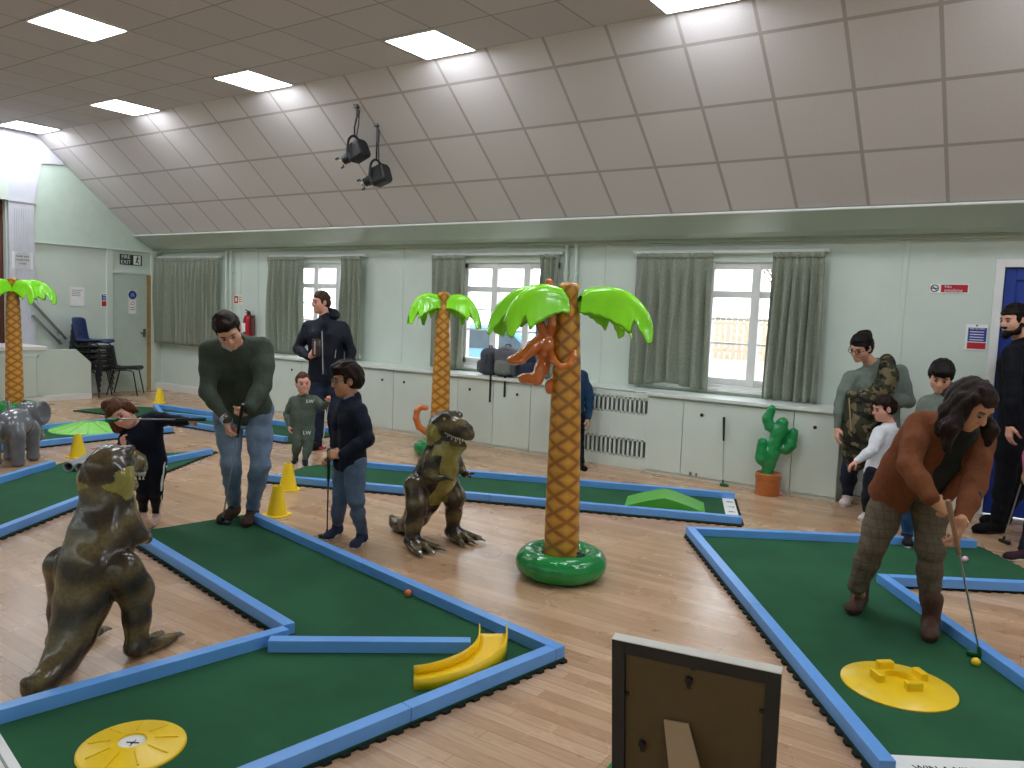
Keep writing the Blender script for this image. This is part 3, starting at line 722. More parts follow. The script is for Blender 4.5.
# cones
M_cone = mat('cone plastic', (252, 214, 24), .4, .04)
cones = [((163, 404), .225, 'small yellow cone by the fire exit end wall'), ((78, 457), .235, 'yellow cone between the elephant and the big dinosaur'), ((288, 491), .235, 'yellow cone standing against the straight course rail'), ((277, 518), .235, 'yellow cone beside the blue rail, nearest the man in the green jumper')]
proto = None
for (x, y), hh, lab in cones:
    c = onz(x, y, 0)
    if x == 163: c = V(-11.6, 7.15, 0)
    if x == 288: c = c+unit(V(*c[:2], 0))*.06
    if x == 277: c = c+unit(V(*c[:2], 0))*.09
    if proto is None:
        proto = r = empty('marker_cone', c, .3)
        sq = lambda s: [(s*math.copysign(abs(math.cos(q))**.6, math.cos(q)), s*math.copysign(abs(math.sin(q))**.6, math.sin(q))) for q in np.arange(24)*PI/12]
        MB().prism(sq(.10), 0, .010).build('cone_base', M_cone, r, bevel=.003)
        MB().lathe([(.082, .008), (.078, .02), (.036, .222), (.033, .235), (.024, .235), (.026, .2), (.07, .012)], 28, cap=False).build('cone_body', M_cone, r, smooth=True, angle=45)
    else: r = copy_tree(proto)
    r.location = Vector(c); r.rotation_euler = (0, 0, random.uniform(0, 1.5)); tag(r, lab, 'cone', 'yellow marker cones')
# balls
def gball(x, y, rgb, lab, z=MH):
    c = onz(x, y, z+.021); o = MB().ball((0, 0, 0), .0213, 20).build('golf_ball', mat('ball %d %d' % rgb[:2], rgb, .35, .03, 30, .15, 400, .001), smooth=True)
    o.location = Vector(c); tag(o, lab, 'ball', 'golf balls')
gball(408, 593, (226, 120, 66), 'orange golf ball against the far rail of the L-shaped mat')
gball(976, 662, (238, 206, 30), 'yellow golf ball at the head of the woman\'s putter')
gball(965, 559, (240, 180, 205), 'pale pink golf ball on the mat behind the woman\'s hands')
gball(780, 493.5, (236, 150, 175), 'pink golf ball on the floor beside the cactus pot', 0)
# ================================================================== INFLATABLES
def vinyl(name, stops, scale=3.0, stretch=(1, 1, 1), bump=.25, bscale=9, rough=.16, dist=.012):
    t = NT(name); co = t.coord(); mp = t.n('ShaderNodeMapping'); mp.inputs['Scale'].default_value = stretch; t.l(co, mp.inputs[0])
    t.base(t.ramp(t.noise(scale, 4, mp.outputs[0], .55), stops)); t.set(Roughness=rough, IOR=1.5); t.b.inputs['Coat Weight'].default_value = .35; t.b.inputs['Coat Roughness'].default_value = .08
    n = t.noise(bscale, 2, co); t.bump(n, bump, dist); return t.m
def trex_skin():
    t = NT('dinosaur vinyl'); co = t.coord(); x, y, z = t.sep(co)
    n = t.noise(7, 4, co)
    w = t.math('SINE', t.math('ADD', t.math('MULTIPLY', t.math('SUBTRACT', z, t.math('MULTIPLY', x, .5)), 40.0), t.math('MULTIPLY', n, 3.2)))
    st = t.math('MULTIPLY_ADD', w, .5, .5)
    c = t.ramp(t.math('MULTIPLY', st, t.math('ADD', t.noise(3, 3, co), .35)), [(0.10, srgb(54, 46, 36)), (0.45, srgb(78, 66, 46)), (0.85, srgb(104, 90, 58))])
    fine = t.ramp(t.noise(60, 3, co), [(0.35, (.72, .72, .72)), (0.65, (1.12, 1.1, 1.05))])
    mu = t.n('ShaderNodeMix', data_type='RGBA', blend_type='MULTIPLY'); mu.inputs[0].default_value = 1; t.l(c, mu.inputs[6]); t.l(fine, mu.inputs[7])
    t.base(mu.outputs[2]); t.set(Roughness=.24, IOR=1.45); t.b.inputs['Coat Weight'].default_value = .15; t.b.inputs['Coat Roughness'].default_value = .07
    t.bump(t.noise(9, 2, co), .14, .012); return t.m
M_trex = trex_skin()
M_belly = vinyl('dinosaur belly', [(0.3, srgb(112, 104, 44)), (0.6, srgb(156, 144, 70)), (0.8, srgb(126, 112, 56))], 9)
M_claw = vinyl('dinosaur claws', [(0.3, srgb(70, 66, 60)), (0.7, srgb(150, 142, 124))], 20)
M_mouth = mat('dinosaur mouth', (60, 26, 24), .35)
M_tooth = mat('dinosaur teeth', (226, 220, 200), .3, .03)
def trex(name_loc, rz, lab):
    t = empty('inflatable_dinosaur', name_loc, rz, lab, 'dinosaur', 'inflatable dinosaurs')
    s = SDF(); k = .05
    s.chain([(-.06, 0, .43), (-.125, 0, .29), (-.195, 0, .17), (-.275, 0, .085), (-.37, 0, .045), (-.45, 0, .05), (-.49, 0, .09)], [.130, .108, .086, .066, .044, .032, .018], k)
    s.chain([(-.06, 0, .43), (.015, 0, .56), (.065, 0, .67), (.065, 0, .80)], [.138, .130, .112, .094], k)
    s.ell((.04, 0, .50), (.12, .122, .14), None, k)
    s.ell((.075, 0, .865), (.125, .098, .088), None, .03)
    s.chain([(.12, 0, .87), (.22, 0, .845), (.30, 0, .822)], [.080, .066, .050], k)
    for q in (-1, 1):
        s.ell((.135, q*.056, .935), (.05, .024, .024), None, .02); s.ell((.29, q*.028, .866), (.025, .018, .016), None, .02)
        s.ell((.05, q*.075, .80), (.07, .05, .085), None, .03)
        s.chain([(.06, q*.105, .635), (.075, q*.150, .545)], [.044, .038], .03)
        s.chain([(.075, q*.150, .545), (.15, q*.135, .51), (.215, q*.105, .525)], [.034, .024, .016], .02)
        for f in (-1, 1): s.rc((.205, q*.105, .525), (.265, q*(.095+.018*f), .525+.012*f), .012, .005, .008)
        s.chain([(-.05, q*.140, .42), (.005, q*.168, .31)], [.088, .078], .02)
        s.chain([(.005, q*.168, .31), (-.005, q*.182, .19), (-.015, q*.188, .075)], [.076, .058, .050], .03)
        s.ell((.0, q*.188, .05), (.085, .062, .05), None, .02)
        for a in (-.055, 0, .055): s.rc((.04, q*.188+a*.7, .04), (.155, q*.188+a*1.5, .03), .036, .022, .012)
    s.chain([(.06, 0, .80), (.18, 0, .755), (.255, 0, .735)], [.060, .046, .032], .03)
    s.box((.24, 0, .792), (.115, .09, .012), [unit((1, 0, -.22)), (0, 1, 0), unit((.22, 0, 1))], .008, .012, '-')
    def slot(c):
        ax = np.interp(c[:, 2], [.2, .43, .56, .67, .8], [-.2, -.06, .01, .05, .05]); r = np.zeros(len(c), int)
        fr = (c[:, 0]-ax > .06+.5*np.abs(c[:, 1])**1.3+.008*np.sin(c[:, 2]*60)) & (np.abs(c[:, 1]) < .088) & (c[:, 2] < .76) & (c[:, 2] > .28) & (c[:, 0] < .19)
        ch = (((c[:, 0]-.05)/.075)**2+((c[:, 2]-.80)/.075)**2 < 1+.15*np.sin(c[:, 2]*90)) & (np.abs(c[:, 1]) > .035)
        jaw = (c[:, 2] < .735) & (c[:, 0] > .09) & (c[:, 2] > .66)
        r[fr | ch | jaw] = 1
        m = (c[:, 0] > .135) & (np.abs(c[:, 2]-(.792-(c[:, 0]-.24)*.22)) < .0165) & (np.abs(c[:, 1]) < .062-.1*np.maximum(0, c[:, 0]-.25)); r[m] = 2
        return r
    s.build('body', [M_trex, M_belly, M_mouth], t, .0065, slot=slot, amp=.002, freq=26)
    teeth = MB()
    for q in (-1, 1):
        for i in range(9):
            x = .145+i*.0195; w = .058-.12*max(0, x-.22)-.3*max(0, x-.28); zz = .807-(x-.24)*.22
            teeth.tube([(x, q*w, zz), (x, q*w*.96, zz-.022)], [.008, .001], 6)
            if i % 2: teeth.tube([(x, q*w*.9, zz-.036), (x, q*w*.88, zz-.020)], [.006, .001], 6)
    for a in (-.02, 0, .02): teeth.tube([(.337, a, .788), (.334, a, .768)], [.007, .001], 6)
    teeth.build('teeth', M_tooth, t, smooth=True)
    for q in (-1, 1):
        MB().ball((.150, q*.072, .915), (.014, .012, .014), 12).build('eye', mat('dinosaur eye', (196, 160, 40), .15), t, smooth=True)
        for a in (-.055, 0, .055):
            MB().tube([(.16, q*.188+a*1.5, .032), (.195, q*.188+a*1.72, .03), (.225, q*.188+a*1.85, .016)], [.021, .014, .003], 8).build('claw', M_claw, t, smooth=True)
    return t
d1_ = trex((-3.53, 1.88, 0), math.atan2(.875, -.48), 'big inflatable dinosaur seen from behind, its tail against a blue rail')
d2_ = copy_tree(d1_); d2_.location = (-3.49, 4.235, 0); d2_.rotation_euler = (0, 0, math.atan2(-.16, .98))
tag(d2_, 'inflatable dinosaur with an open toothy mouth beside the rear palm tree')
# ---- palm trees
def trunk_mat():
    t = NT('palm trunk vinyl'); co = t.coord(); x, y, z = t.sep(co)
    u = t.math('MULTIPLY', t.math('ARCTAN2', y, x), 4/(2*PI)); v = t.math('DIVIDE', z, .105)
    bow = t.math('MULTIPLY', t.math('ABSOLUTE', t.math('SINE', t.math('MULTIPLY', u, PI))), .0)
    a = t.math('FRACT', t.math('ADD', t.math('ADD', u, v), bow)); b = t.math('FRACT', t.math('SUBTRACT', v, u))
    da = t.math('ABSOLUTE', t.math('SUBTRACT', a, .5)); db = t.math('ABSOLUTE', t.math('SUBTRACT', b, .5))
    d = t.math('MAXIMUM', da, db)
    low = t.math('MULTIPLY', t.math('ADD', t.math('SUBTRACT', 1.0, a), b), .0)
    f = t.math('ADD', d, t.math('MULTIPLY', t.math('SUBTRACT', t.noise(14, 3, co), .5), .07))
    c = t.ramp(f, [(0.0, srgb(222, 164, 64)), (0.28, srgb(210, 150, 54)), (0.36, srgb(192, 132, 46)), (0.42, srgb(166, 106, 38)), (0.5, srgb(156, 98, 36))])
    t.base(c); t.set(Roughness=.32); t.b.inputs['Coat Weight'].default_value = .2; t.bump(t.math('SUBTRACT', .5, d), .4, .02); return t.m
M_trunk = trunk_mat()
M_leaf = vinyl('palm leaf vinyl', [(0.3, srgb(128, 224, 32)), (0.7, srgb(154, 243, 50))], 4, rough=.2, bump=.15)
M_ring = vinyl('palm ring vinyl', [(0.3, srgb(12, 120, 52)), (0.7, srgb(24, 150, 72))], 5, rough=.13, bump=.6, bscale=26, dist=.01)
M_monk = vinyl('monkey vinyl', [(0.3, srgb(190, 98, 40)), (0.7, srgb(216, 122, 54))], 4, rough=.10, bump=.12)
M_monk.node_tree.nodes['Principled BSDF'].inputs['Coat Weight'].default_value = .9
def frond(t, az, L=.47, drop=1.0, seed=0):
    nu, nv = 56, 23; u = np.linspace(0, 1, nu); P = []
    for side in (1, -1):
        G_ = np.zeros((nu, nv, 3))
        for i in range(nu):
            ui = u[i]; r = .055+L*(ui-.12*ui**3); z = .03+.055*math.sin(PI*min(1, ui*.8))-.20*drop*ui**2.6
            if ui < .56: wd = .055+.135*(ui/.56)**1.3
            elif ui < .63: wd = .19-.115*(ui-.56)/.07
            else: wd = .075+.055*(ui-.63)/.37
            wd *= min(1, 9*(1.015-ui))**.6; saw = max(0, 1-abs(ui-.56)/.2)
            for j in range(nv):
                v = j/(nv-1)*2-1; av = abs(v); fold = 1.15+.15*ui; sg = 1 if v > 0 else -1
                off = sg*.050*(1-.35*ui)*math.sin(min(1, av/.3)*PI/2)+wd*sg*max(0, av-.3)*.45; dn = -.045*(1-math.cos(min(1, av/.3)*PI/2))-wd*max(0, av-.3)*1.28
                th = (.042*(1-.35*ui)*math.exp(-(av/.34)**2)+.013*math.sqrt(max(0, 1-av**2)))*min(1, 9*(1-ui))**.5*min(1, ui*9+.35)
                back = .05*max(0, av-.3)*saw
                G_[i, j] = (r+back, off, z+dn+side*th*.9+.006*math.cos(u[i]*52)*max(0, av-.35))
        P.append(G_)
    m = MB(); m.sheet(P[0]); m.sheet(P[1][:, ::-1])
    o = m.build('frond', M_leaf, t, smooth=True, angle=75); o.location = (0, 0, 1.725); o.rotation_euler = (0, 0, az)
    o.modifiers.new('weld', 'WELD').merge_threshold = .0015
    return o
CAMAZ = lambda x, y: math.atan2(-y, -x)      # azimuth towards the photographer
def palm(x, y, fronds, lab, tilt=0.0, H=1.85, rt=.071):
    t = empty('inflatable_palm_tree', (x, y, 0), 0, lab, 'palm tree', 'inflatable palm trees')
    prof = [(0, .02), (.110, .02), (.112, .06), (.107, .5), (.099, .9), (.090, 1.3), (rt+.003, 1.64), (rt-.012, 1.70), (rt-.018, 1.74), (rt-.012, 1.78), (rt, H-.03), (rt-.02, H-.005), (.02, H), (0, H)]
    tr = MB().lathe(prof, 36, cap=False).build('trunk', M_trunk, t, smooth=True, angle=60)
    tr.rotation_euler = (0, tilt, 0)
    r = MB(); a = np.linspace(0, 2*PI, 49)[:-1]; b = np.linspace(0, 2*PI, 17)[:-1]; rows = []
    for q in a:
        k = 1-.035*abs(math.sin(q*4))**8
        rows.append([((.20+.092*k*math.cos(w))*math.cos(q), (.20+.092*k*math.cos(w))*math.sin(q), .088+.088*k*math.sin(w)) for w in b])
    rows.append(rows[0]); r.sheet(np.array(rows), closed=True).build('ring_base', M_ring, t, smooth=True, angle=80, weld=True)
    za = CAMAZ(x, y)+.75
    vv = MB().lathe([(0, .0), (.035, .0), (.035, .012), (.016, .014), (.016, .03), (.0, .03)], 16, cap=False).build('air_valve', [mat('valve plastic', (60, 60, 62), .3)], t, smooth=True)
    vv.matrix_local = Matrix.Translation((.17*math.cos(za), .17*math.sin(za), .165)) @ Matrix.Rotation(-.5, 4, 'Y')
    for az, L, dr in fronds: frond(t, az, L, dr)
    return t
ca = CAMAZ(-2.46, 4.25); rr = ca+PI/2        # rr = azimuth pointing to image right
palm(-2.46, 4.255, [(rr-.12, .50, 1.0), (rr+.55, .42, .9), (rr+PI-.42, .60, .95), (rr+PI+.50, .46, .95)], 'front inflatable palm tree with the monkey, in the middle of the floor', -.02)
ca = CAMAZ(-5.67, 6.9); rr = ca+PI/2
palm(-5.66, 6.9, [(rr-.35, .44, 1.25), (rr+PI+.35, .40, 1.1), (rr+.7, .34, 1.1), (rr+PI-.7, .34, 1.2)], 'rear inflatable palm tree standing near the rucksacks')
ca = CAMAZ(-11.6, 5.03); rr = ca+PI/2
palm(-11.6, 5.03, [(rr-.15, .52, .9), (rr-.9, .40, 1.0), (rr+PI-.2, .46, 1.0), (rr+PI+.6, .4, 1.2)], 'inflatable palm tree in front of the stage, above the elephant')
# ---- monkey clinging to the front palm
def q3(x, y, d): return at(x, y, d)
D0 = 4.93
mo = (-2.60, 4.19, 1.25); t = empty('inflatable_monkey', mo, 0, 'orange-brown inflatable monkey clinging to the front palm trunk', 'monkey')
s = SDF()
s.chain([q3(548, 336, D0-.01), q3(546, 346, D0-.02), q3(544, 355, D0-.01)], [.046, .060, .054], .02)
s.chain([q3(542, 340, D0-.03), q3(532, 348, D0-.09), q3(521, 357, D0-.11), q3(511, 360, D0-.11)], [.044, .042, .036, .024], .015)
s.ell(q3(516, 361, D0-.12), (.05, .04, .024), None, .02)
s.chain([q3(546, 356, D0-.02), q3(542, 368, D0-.05), q3(537, 379, D0-.06), q3(523, 378, D0-.05)], [.046, .043, .038, .026], .015); s.ell(q3(526, 379, D0-.06), (.05, .036, .027), None, .02)
s.chain([q3(545, 336, D0-.03), q3(541, 326, D0-.06), q3(538, 315, D0-.06), q3(543, 303, D0-.05)], [.028, .029, .028, .024], .012)
s.chain([q3(550, 335, D0-.03), q3(552, 324, D0-.08), q3(552, 313, D0-.09), q3(556, 303, D0-.07)], [.028, .028, .027, .022], .008)
s.ell(q3(551, 298, D0+.03), (.065, .065, .06), None, .015); s.ell(q3(547, 301, D0-.02), (.04, .04, .03), None, .015)
s.rc(q3(552, 296, D0+.03), q3(549, 282, D0+.03), .03, .024, .02); s.ell(q3(542, 296, D0+.02), (.02, .02, .028), None, .015)
s.build('body', M_monk, t, .004, off=mo)
s = SDF().chain([q3(550, 350, D0-.06), q3(554, 361, D0-.12), q3(561, 367, D0-.17), q3(569, 365, D0-.165), q3(573.5, 357, D0-.15), q3(574, 352, D0-.14)], [.022, .022, .02, .02, .019, .017], .01)
s.build('tail', M_monk, t, .004, off=mo)
SDF().ell(q3(549.5, 387, D0-.03), (.028, .028, .045)).rc(q3(550, 384, D0-.02), q3(556, 378, D0), .025, .02).build('hand', M_monk, t, .005, off=mo)
p = [q3(426, 432, 8.85), q3(419, 427, 8.8), q3(416, 418, 8.78), q3(417, 411, 8.78), q3(421, 407, 8.78), q3(426, 408, 8.8)]
t = empty('inflatable_monkey_tail', p[1], 0, 'curled orange-brown monkey tail looping round the rear palm trunk', 'tail')
SDF().chain([q3(437, 434, 8.90)]+p, [.035, .036, .036, .035, .034, .032, .028], .01).ell(q3(436, 436, 8.86), (.06, .05, .07)).build('tail_body', M_monk, t, .007, off=p[1])
# ---- elephant
M_ele = vinyl('elephant vinyl', [(0.3, srgb(96, 98, 104)), (0.7, srgb(122, 124, 130))], 5, rough=.2, bump=.3)
t = empty('inflatable_elephant', (-8.22, 3.55, 0), math.atan2(.74, -.67), 'grey inflatable elephant beside the mat with grey pipes', 'elephant')
s = SDF().ell((0, 0, .385), (.25, .155, .150), None, .03).ell((.30, 0, .44), (.125, .12, .13), None, .04)
for x in (-.155, .155):
    for q in (-1, 1):
        s.ell((x, q*.10, .30), (.085, .07, .12), None, .03); s.chain([(x, q*.105, .28), (x, q*.105, .055)], [.062, .056], .03); s.ell((x+.01, q*.105, .035), (.066, .060, .035), None, .02)
s.chain([(.39, 0, .44), (.47, 0, .36), (.50, 0, .24), (.55, 0, .17), (.60, 0, .18)], [.075, .055, .045, .036, .028], .03)
s.chain([(-.25, 0, .42), (-.29, 0, .33), (-.28, 0, .26)], [.02, .016, .014], .02)
s.build('body', M_ele, t, .007)
for q in (-1, 1):
    SDF().ell((.24, q*.155, .46), (.10, .030, .125), [unit((.85, q*.5, 0)), unit((-q*.5, .85, 0)), (0, 0, 1)]).ell((.25, q*.185, .47), (.07, .022, .09), [unit((.85, q*.5, 0)), unit((-q*.5, .85, 0)), (0, 0, 1)], .01, '-').build('ear', M_ele, t, .006)
    MB().ball((.385, q*.085, .48), .014, 10).build('eye', M_black, t, smooth=True)
    MB().tube([(.40, q*.06, .40), (.46, q*.075, .36), (.51, q*.075, .36)], [.014, .012, .004], 8).build('tusk', M_white, t, smooth=True)
# ---- cactus
cc = onz(768, 494, 0)+unit(V(*onz(768, 494, 0)[:2], 0))*.02; cc[1] = min(cc[1], 7.63); t = empty('inflatable_cactus', cc, CAMAZ(cc[0], cc[1]), 'green inflatable cactus in a terracotta pot against the cupboards', 'cactus')
M_cac = vinyl('cactus vinyl', [(0.3, srgb(14, 118, 58)), (0.7, srgb(34, 156, 86))], 6, rough=.22, bump=.5, bscale=40, dist=.006)
M_pot = vinyl('terracotta vinyl', [(0.3, srgb(168, 92, 40)), (0.7, srgb(190, 110, 54))], 5, rough=.3)
MB().lathe([(0, 0), (.112, 0), (.116, .02), (.116, .15), (.122, .155), (.122, .205), (.112, .215), (.09, .20), (0, .19)], 32, cap=False).build('pot', M_pot, t, smooth=True, angle=40)
s = SDF()        # local: +y = image right, x = towards the viewer
s.chain([(0, -.02, .18), (0, .02, .40), (0, .075, .62), (0, .095, .70)], [.052, .066, .070, .058], .03)
s.chain([(0, .05, .62), (0, -.02, .66), (0, -.045, .73), (0, -.01, .83)], [.04, .046, .048, .040], .02)
s.chain([(0, -.02, .28), (.02, -.075, .35), (.02, -.075, .50)], [.045, .056, .048], .02)
s.chain([(0, .06, .46), (0, .15, .455), (0, .18, .50), (0, .205, .62)], [.042, .048, .052, .042], .02)
s.build('cactus_body', M_cac, t, .006, amp=.0025, freq=70)
# ================================================================== PROPS AND SIGNS
def sign(name, y0, z0, y1, z1, wall, lab, m, cat_='sign', th=.006):
    """flat board on the stage wall (wall='x') or the window wall (wall='y'); returns root and helpers"""
    if wall == 'x': c = V(XW+.002, (y0+y1)/2, (z0+z1)/2); rd, nd = V(0, 1, 0), V(1, 0, 0)
    else: c = V((y0+y1)/2, YW-.002, (z0+z1)/2); rd, nd = V(1, 0, 0), V(0, -1, 0)
    t = empty(name, c, 0, lab, cat_)
    MB().obox(nd*th/2, [rd, nd, V(0, 0, 1)], (abs(y1-y0)/2, th/2, abs(z1-z0)/2)).build('board', m, t)
    def patch(nm, a, b, c_, d, mm, lift=.001): MB().obox(rd*(a+c_)/2+V(0, 0, (b+d)/2)+nd*(th+lift/2), [rd, nd, V(0, 0, 1)], (abs(c_-a)/2, lift/2, abs(d-b)/2)).build(nm, mm, t)
    def disc(nm, a, b, r, mm, r0=0.0, lift=.001):
        n = 28; v = []; 
        for i in range(n):
            q = 2*PI*i/n; e = rd*math.cos(q)+V(0, 0, math.sin(q)); p = rd*a+V(0, 0, b)+nd*(th+lift); v += [p+e*r0, p+e*r]
        f = [(2*i, 2*i+1, (2*i+3) % (2*n), (2*i+2) % (2*n)) for i in range(n)] if r0 else [tuple(range(1, 2*n, 2))]
        MB().add(v, f).build(nm, mm, t)
    def write(s_, size, a, b, mm, sx=1.0, align='CENTER'): text(s_, size, rd*a+V(0, 0, b)+nd*(th+.0022), rd, nd, mm, t, sx=sx, align=align)
    def line(a, b, c_, d, w, mm): MB().bar(rd*a+V(0, 0, b)+nd*(th+.0018), rd*c_+V(0, 0, d)+nd*(th+.0018), .001, w, up=nd if False else unit(np.cross(nd, rd*(c_-a)+V(0, 0, d-b)))).build('stroke', mm, t)
    return t, patch, disc, write, line
M_exit = mat('exit sign green', (8, 62, 44), .4, 0); M_red = mat('sign red', (186, 24, 40), .4, .03); M_sblue = mat('sign blue', (34, 62, 150), .4, .03); M_swhite = mat('sign white', (240, 240, 240), .4, 0)
M_tgrey = mat('print grey', (110, 110, 112), .6, 0)
t, patch, disc, write, line = sign('fire_exit_sign', 7.49, 2.205, 7.89, 2.385, 'x', 'dark green FIRE EXIT sign with a running figure above the door', M_exit)
write('FIRE', .088, -.095, .042, M_swhite, 1.0); write('EXIT', .088, -.095, -.045, M_swhite, 1.0)
patch('pictogram_door', .045, -.075, .175, .078, M_swhite)
for a in ((.085, -.05, .11, .0), (.11, .0, .135, -.06), (.085, .02, .15, .03), (.11, .0, .115, .045)): line(*a, .018, M_exit)
disc('pictogram_head', .12, .058, .014, M_exit, lift=.003)
t, patch, disc, write, line = sign('paper_notice', 6.65, 1.47, 6.88, 1.78, 'x', 'white paper notice on the wall above the chairs', M_paper)
for k in range(4): patch('print_line', -.09, .10-k*.03, .05 if k else .09, .108-k*.03, M_tgrey)
t, patch, disc, write, line = sign('safety_notice', 7.16, 1.47, 7.34, 1.70, 'x', 'small blue and red safety notice just beside the fire exit door frame', M_swhite)
patch('blue_panel', -.08, -.01, .08, .10, M_sblue); patch('red_panel', -.08, -.105, .08, -.02, M_red)
for k in range(3): patch('print_line', -.06, .07-k*.03, .06, .078-k*.03, M_swhite, .002)
write('FIRE ACTION', .022, 0, .088, M_swhite)
t, patch, disc, write, line = sign('door_sign', 7.635, 1.36, 7.785, 1.77, 'x', 'round blue sign over a red and white notice on the fire exit door', M_cream, th=.014)
disc('blue_disc', 0, .125, .075, M_sblue); write('KEEP', .026, 0, .14, M_swhite); write('CLEAR', .026, 0, .11, M_swhite)
patch('notice', -.055, -.20, .055, .03, M_swhite); disc('red_ring', 0, -.02, .032, M_red, .024, .0025)
for k in range(2): patch('print_line', -.04, -.10-k*.035, .04, -.09-k*.035, M_red, .002)
tp = empty('printed_notice', (XW+.062, 5.905, 2.15), 0, 'white printed notice on the stage pillar above a palm tree', 'sign')
MB().box((0, -.15, -.13), (.004, .15, .13)).build('paper', mat('notice paper', (240, 240, 243), .6, 0), tp)
for k, s_ in enumerate(('PLEASE KEEP', 'STAGE STEPS', 'CLEAR')): text(s_, .034, (.0055, 0, .06-k*.055), (0, 1, 0), (1, 0, 0), M_ink, tp)
t, patch, disc, write, line = sign('no_smoking_sign', -.985, 1.985, -.665, 2.07, 'y', 'red and white No smoking sign high on the wall', M_swhite)
disc('ban_ring', -.115, 0, .034, M_ink, .026); line(-.14, .0, -.09, .0, .008, M_ink); line(-.135, .02, -.095, -.02, .007, M_ink)
patch('red_panel', -.062, -.034, .152, .034, M_red); write('No', .040, -.035, .017, M_swhite, 1.1, 'LEFT'); write('smoking', .040, -.035, -.017, M_swhite, 1.1, 'LEFT')
t, patch, disc, write, line = sign('fire_action_notice', -.66, 1.48, -.49, 1.71, 'y', 'blue and red fire action notice beside the blue door', M_swhite)
patch('blue_panel', -.065, -.04, .08, .085, M_sblue); patch('red_panel', -.065, -.105, .08, -.048, M_red); write('FIRE ACTION', .02, .005, .075, M_swhite)
for k in range(4): patch('print_line', -.05, .045-k*.024, .06, .052-k*.024, M_swhite, .002)
disc('hanging_hole', 0, .105, .008, M_ink)
t, patch, disc, write, line = sign('fire_alarm_notice', -11.24, 1.60, -11.0, 1.76, 'y', 'small white and red fire notice above the extinguisher', mat('notice cream', (236, 232, 214), .5, .02))
patch('red_square', -.10, -.06, -.005, .06, M_red); patch('flame', -.07, -.03, -.035, .03, M_swhite, .002)
for k in range(3): patch('print_line', .01, .035-k*.035, .10, .045-k*.035, M_red if k != 1 else M_tgrey, .002)
# extinguisher
t = empty('fire_extinguisher', (-10.72, 8.14, 1.02), 0, 'red fire extinguisher on the wall behind the man in the green jumper', 'fire extinguisher')
MB().lathe([(0, 0), (.07, 0), (.078, .02), (.078, .34), (.06, .40), (.028, .42), (.028, .45), (0, .45)], 24, cap=False).build('cylinder', mat('extinguisher red', (176, 20, 30), .25, .04), t, smooth=True)
MB().bar((-.07, 0, .50), (.05, 0, .47), .02, .012).bar((-.06, 0, .455), (.03, 0, .46), .02, .012).tube([(0, 0, .44), (0, 0, .49)], .02, 10).build('handle', M_black, t)
MB().tube([(.0, -.02, .46), (.07, -.03, .47), (.105, -.03, .40), (.10, -.03, .22), (.09, -.03, .12)], .013, 8).build('hose', M_black, t, smooth=True)
MB().box((-.03, .07, .1), (.03, .11, .42)).build('wall_bracket', M_metal, t)
MB().obox((-.02, -.079, .22), [(1, 0, 0), (0, 1, 0), (0, 0, 1)], (.05, .001, .07)).build('label_panel', M_swhite, t)
# ---- stage spotlights on drop rods from the sloping ceiling
M_gun = mat('spotlight black', (30, 31, 33), .5, .1)
def spotlight(top, bx, by, d, aim, lab):
    c = at(bx, by, d); t = empty('stage_spotlight', c, 0, lab, 'spotlight', 'stage spotlights'); L = lambda *a: V(*a)
    a = unit(aim); sd = unit(np.cross(a, (0, 0, 1))); u = np.cross(sd, a); top = np.asarray(top)-c; a_, sd_u, u_ = a, sd, u; a = a*.76; sd = sd*.76; u = u*.76
    MB().tube([top, (top[0], top[1], .36)], .014, 8).build('drop_rod', mat('dark steel', (84, 84, 84), .5), t)
    MB().tube([(top[0], top[1], .38), (0, 0, .30), (0, 0, .19)], .010, 8).build('chain_link', M_gun, t)
    MB().box((top[0]-.03, top[1]-.03, top[2]-.015), (top[0]+.03, top[1]+.03, top[2]+.03)).build('ceiling_plate', M_gun, t)
    arc = [sd*.15*math.cos(q)+V(0, 0, .08+.12*math.sin(q)) for q in np.linspace(0, PI, 15)]
    MB().tube([sd*.15+V(0, 0, -.01)]+arc+[-sd*.15+V(0, 0, -.01)], .014, 8).build('yoke', M_gun, t, smooth=True)
    b = MB(); rows = []
    for s_, w, h_ in ((-.22, .10, .12), (-.20, .12, .145), (.02, .12, .145), (.08, .075, .085)):
        rows.append([a*s_+sd*w*x_+u*h_*y_ for x_, y_ in ((-1, -.7), (-.6, -1), (.6, -1), (1, -.7), (1, .7), (.6, 1), (-.6, 1), (-1, .7))])
    b.sheet(np.array(rows), closed=True).add(rows[0], [tuple(range(8))]).add(rows[-1], [tuple(range(8))[::-1]]).build('lamp_housing', M_gun, t, bevel=.008)
    MB().tube([a*.06, a*.15, a*.151, a*.20], [.057, .057, .05, .05], 18).build('lens_barrel', M_gun, t)
    MB().tube([a*.20, a*.205, a*.25], [.052, .055, .055], 18, cap=False).tube([a*.2, a*.215], .053, 18).build('lens_ring', M_chrome, t)
    for q in (.5, 2.6, 4.7): MB().obox(a*.27+(sd*math.cos(q)+u*math.sin(q))*.085, [a_, sd_u, u_], (.022, .009, .009)).build('colour_clip', M_gun, t)
    MB().tube([a*-.05+u*.14, a*-.08+u*.2+sd*.05, V(top[0], top[1], .3)+sd*.04, V(top[0], top[1], .6)+sd*.05], .007, 6).build('power_cable', M_gun, t)
    return t
spotlight((-6.60, 6.43, 3.86), 354, 154, 9.05, (-.8, -.1, -.36), 'black stage spotlight on the longer drop rod, nearer the stage')
spotlight((-6.49, 6.64, 3.69), 376, 177.5, 9.15, (-.8, -.1, -.27), 'black stage spotlight hanging lower, beside the other spotlight')
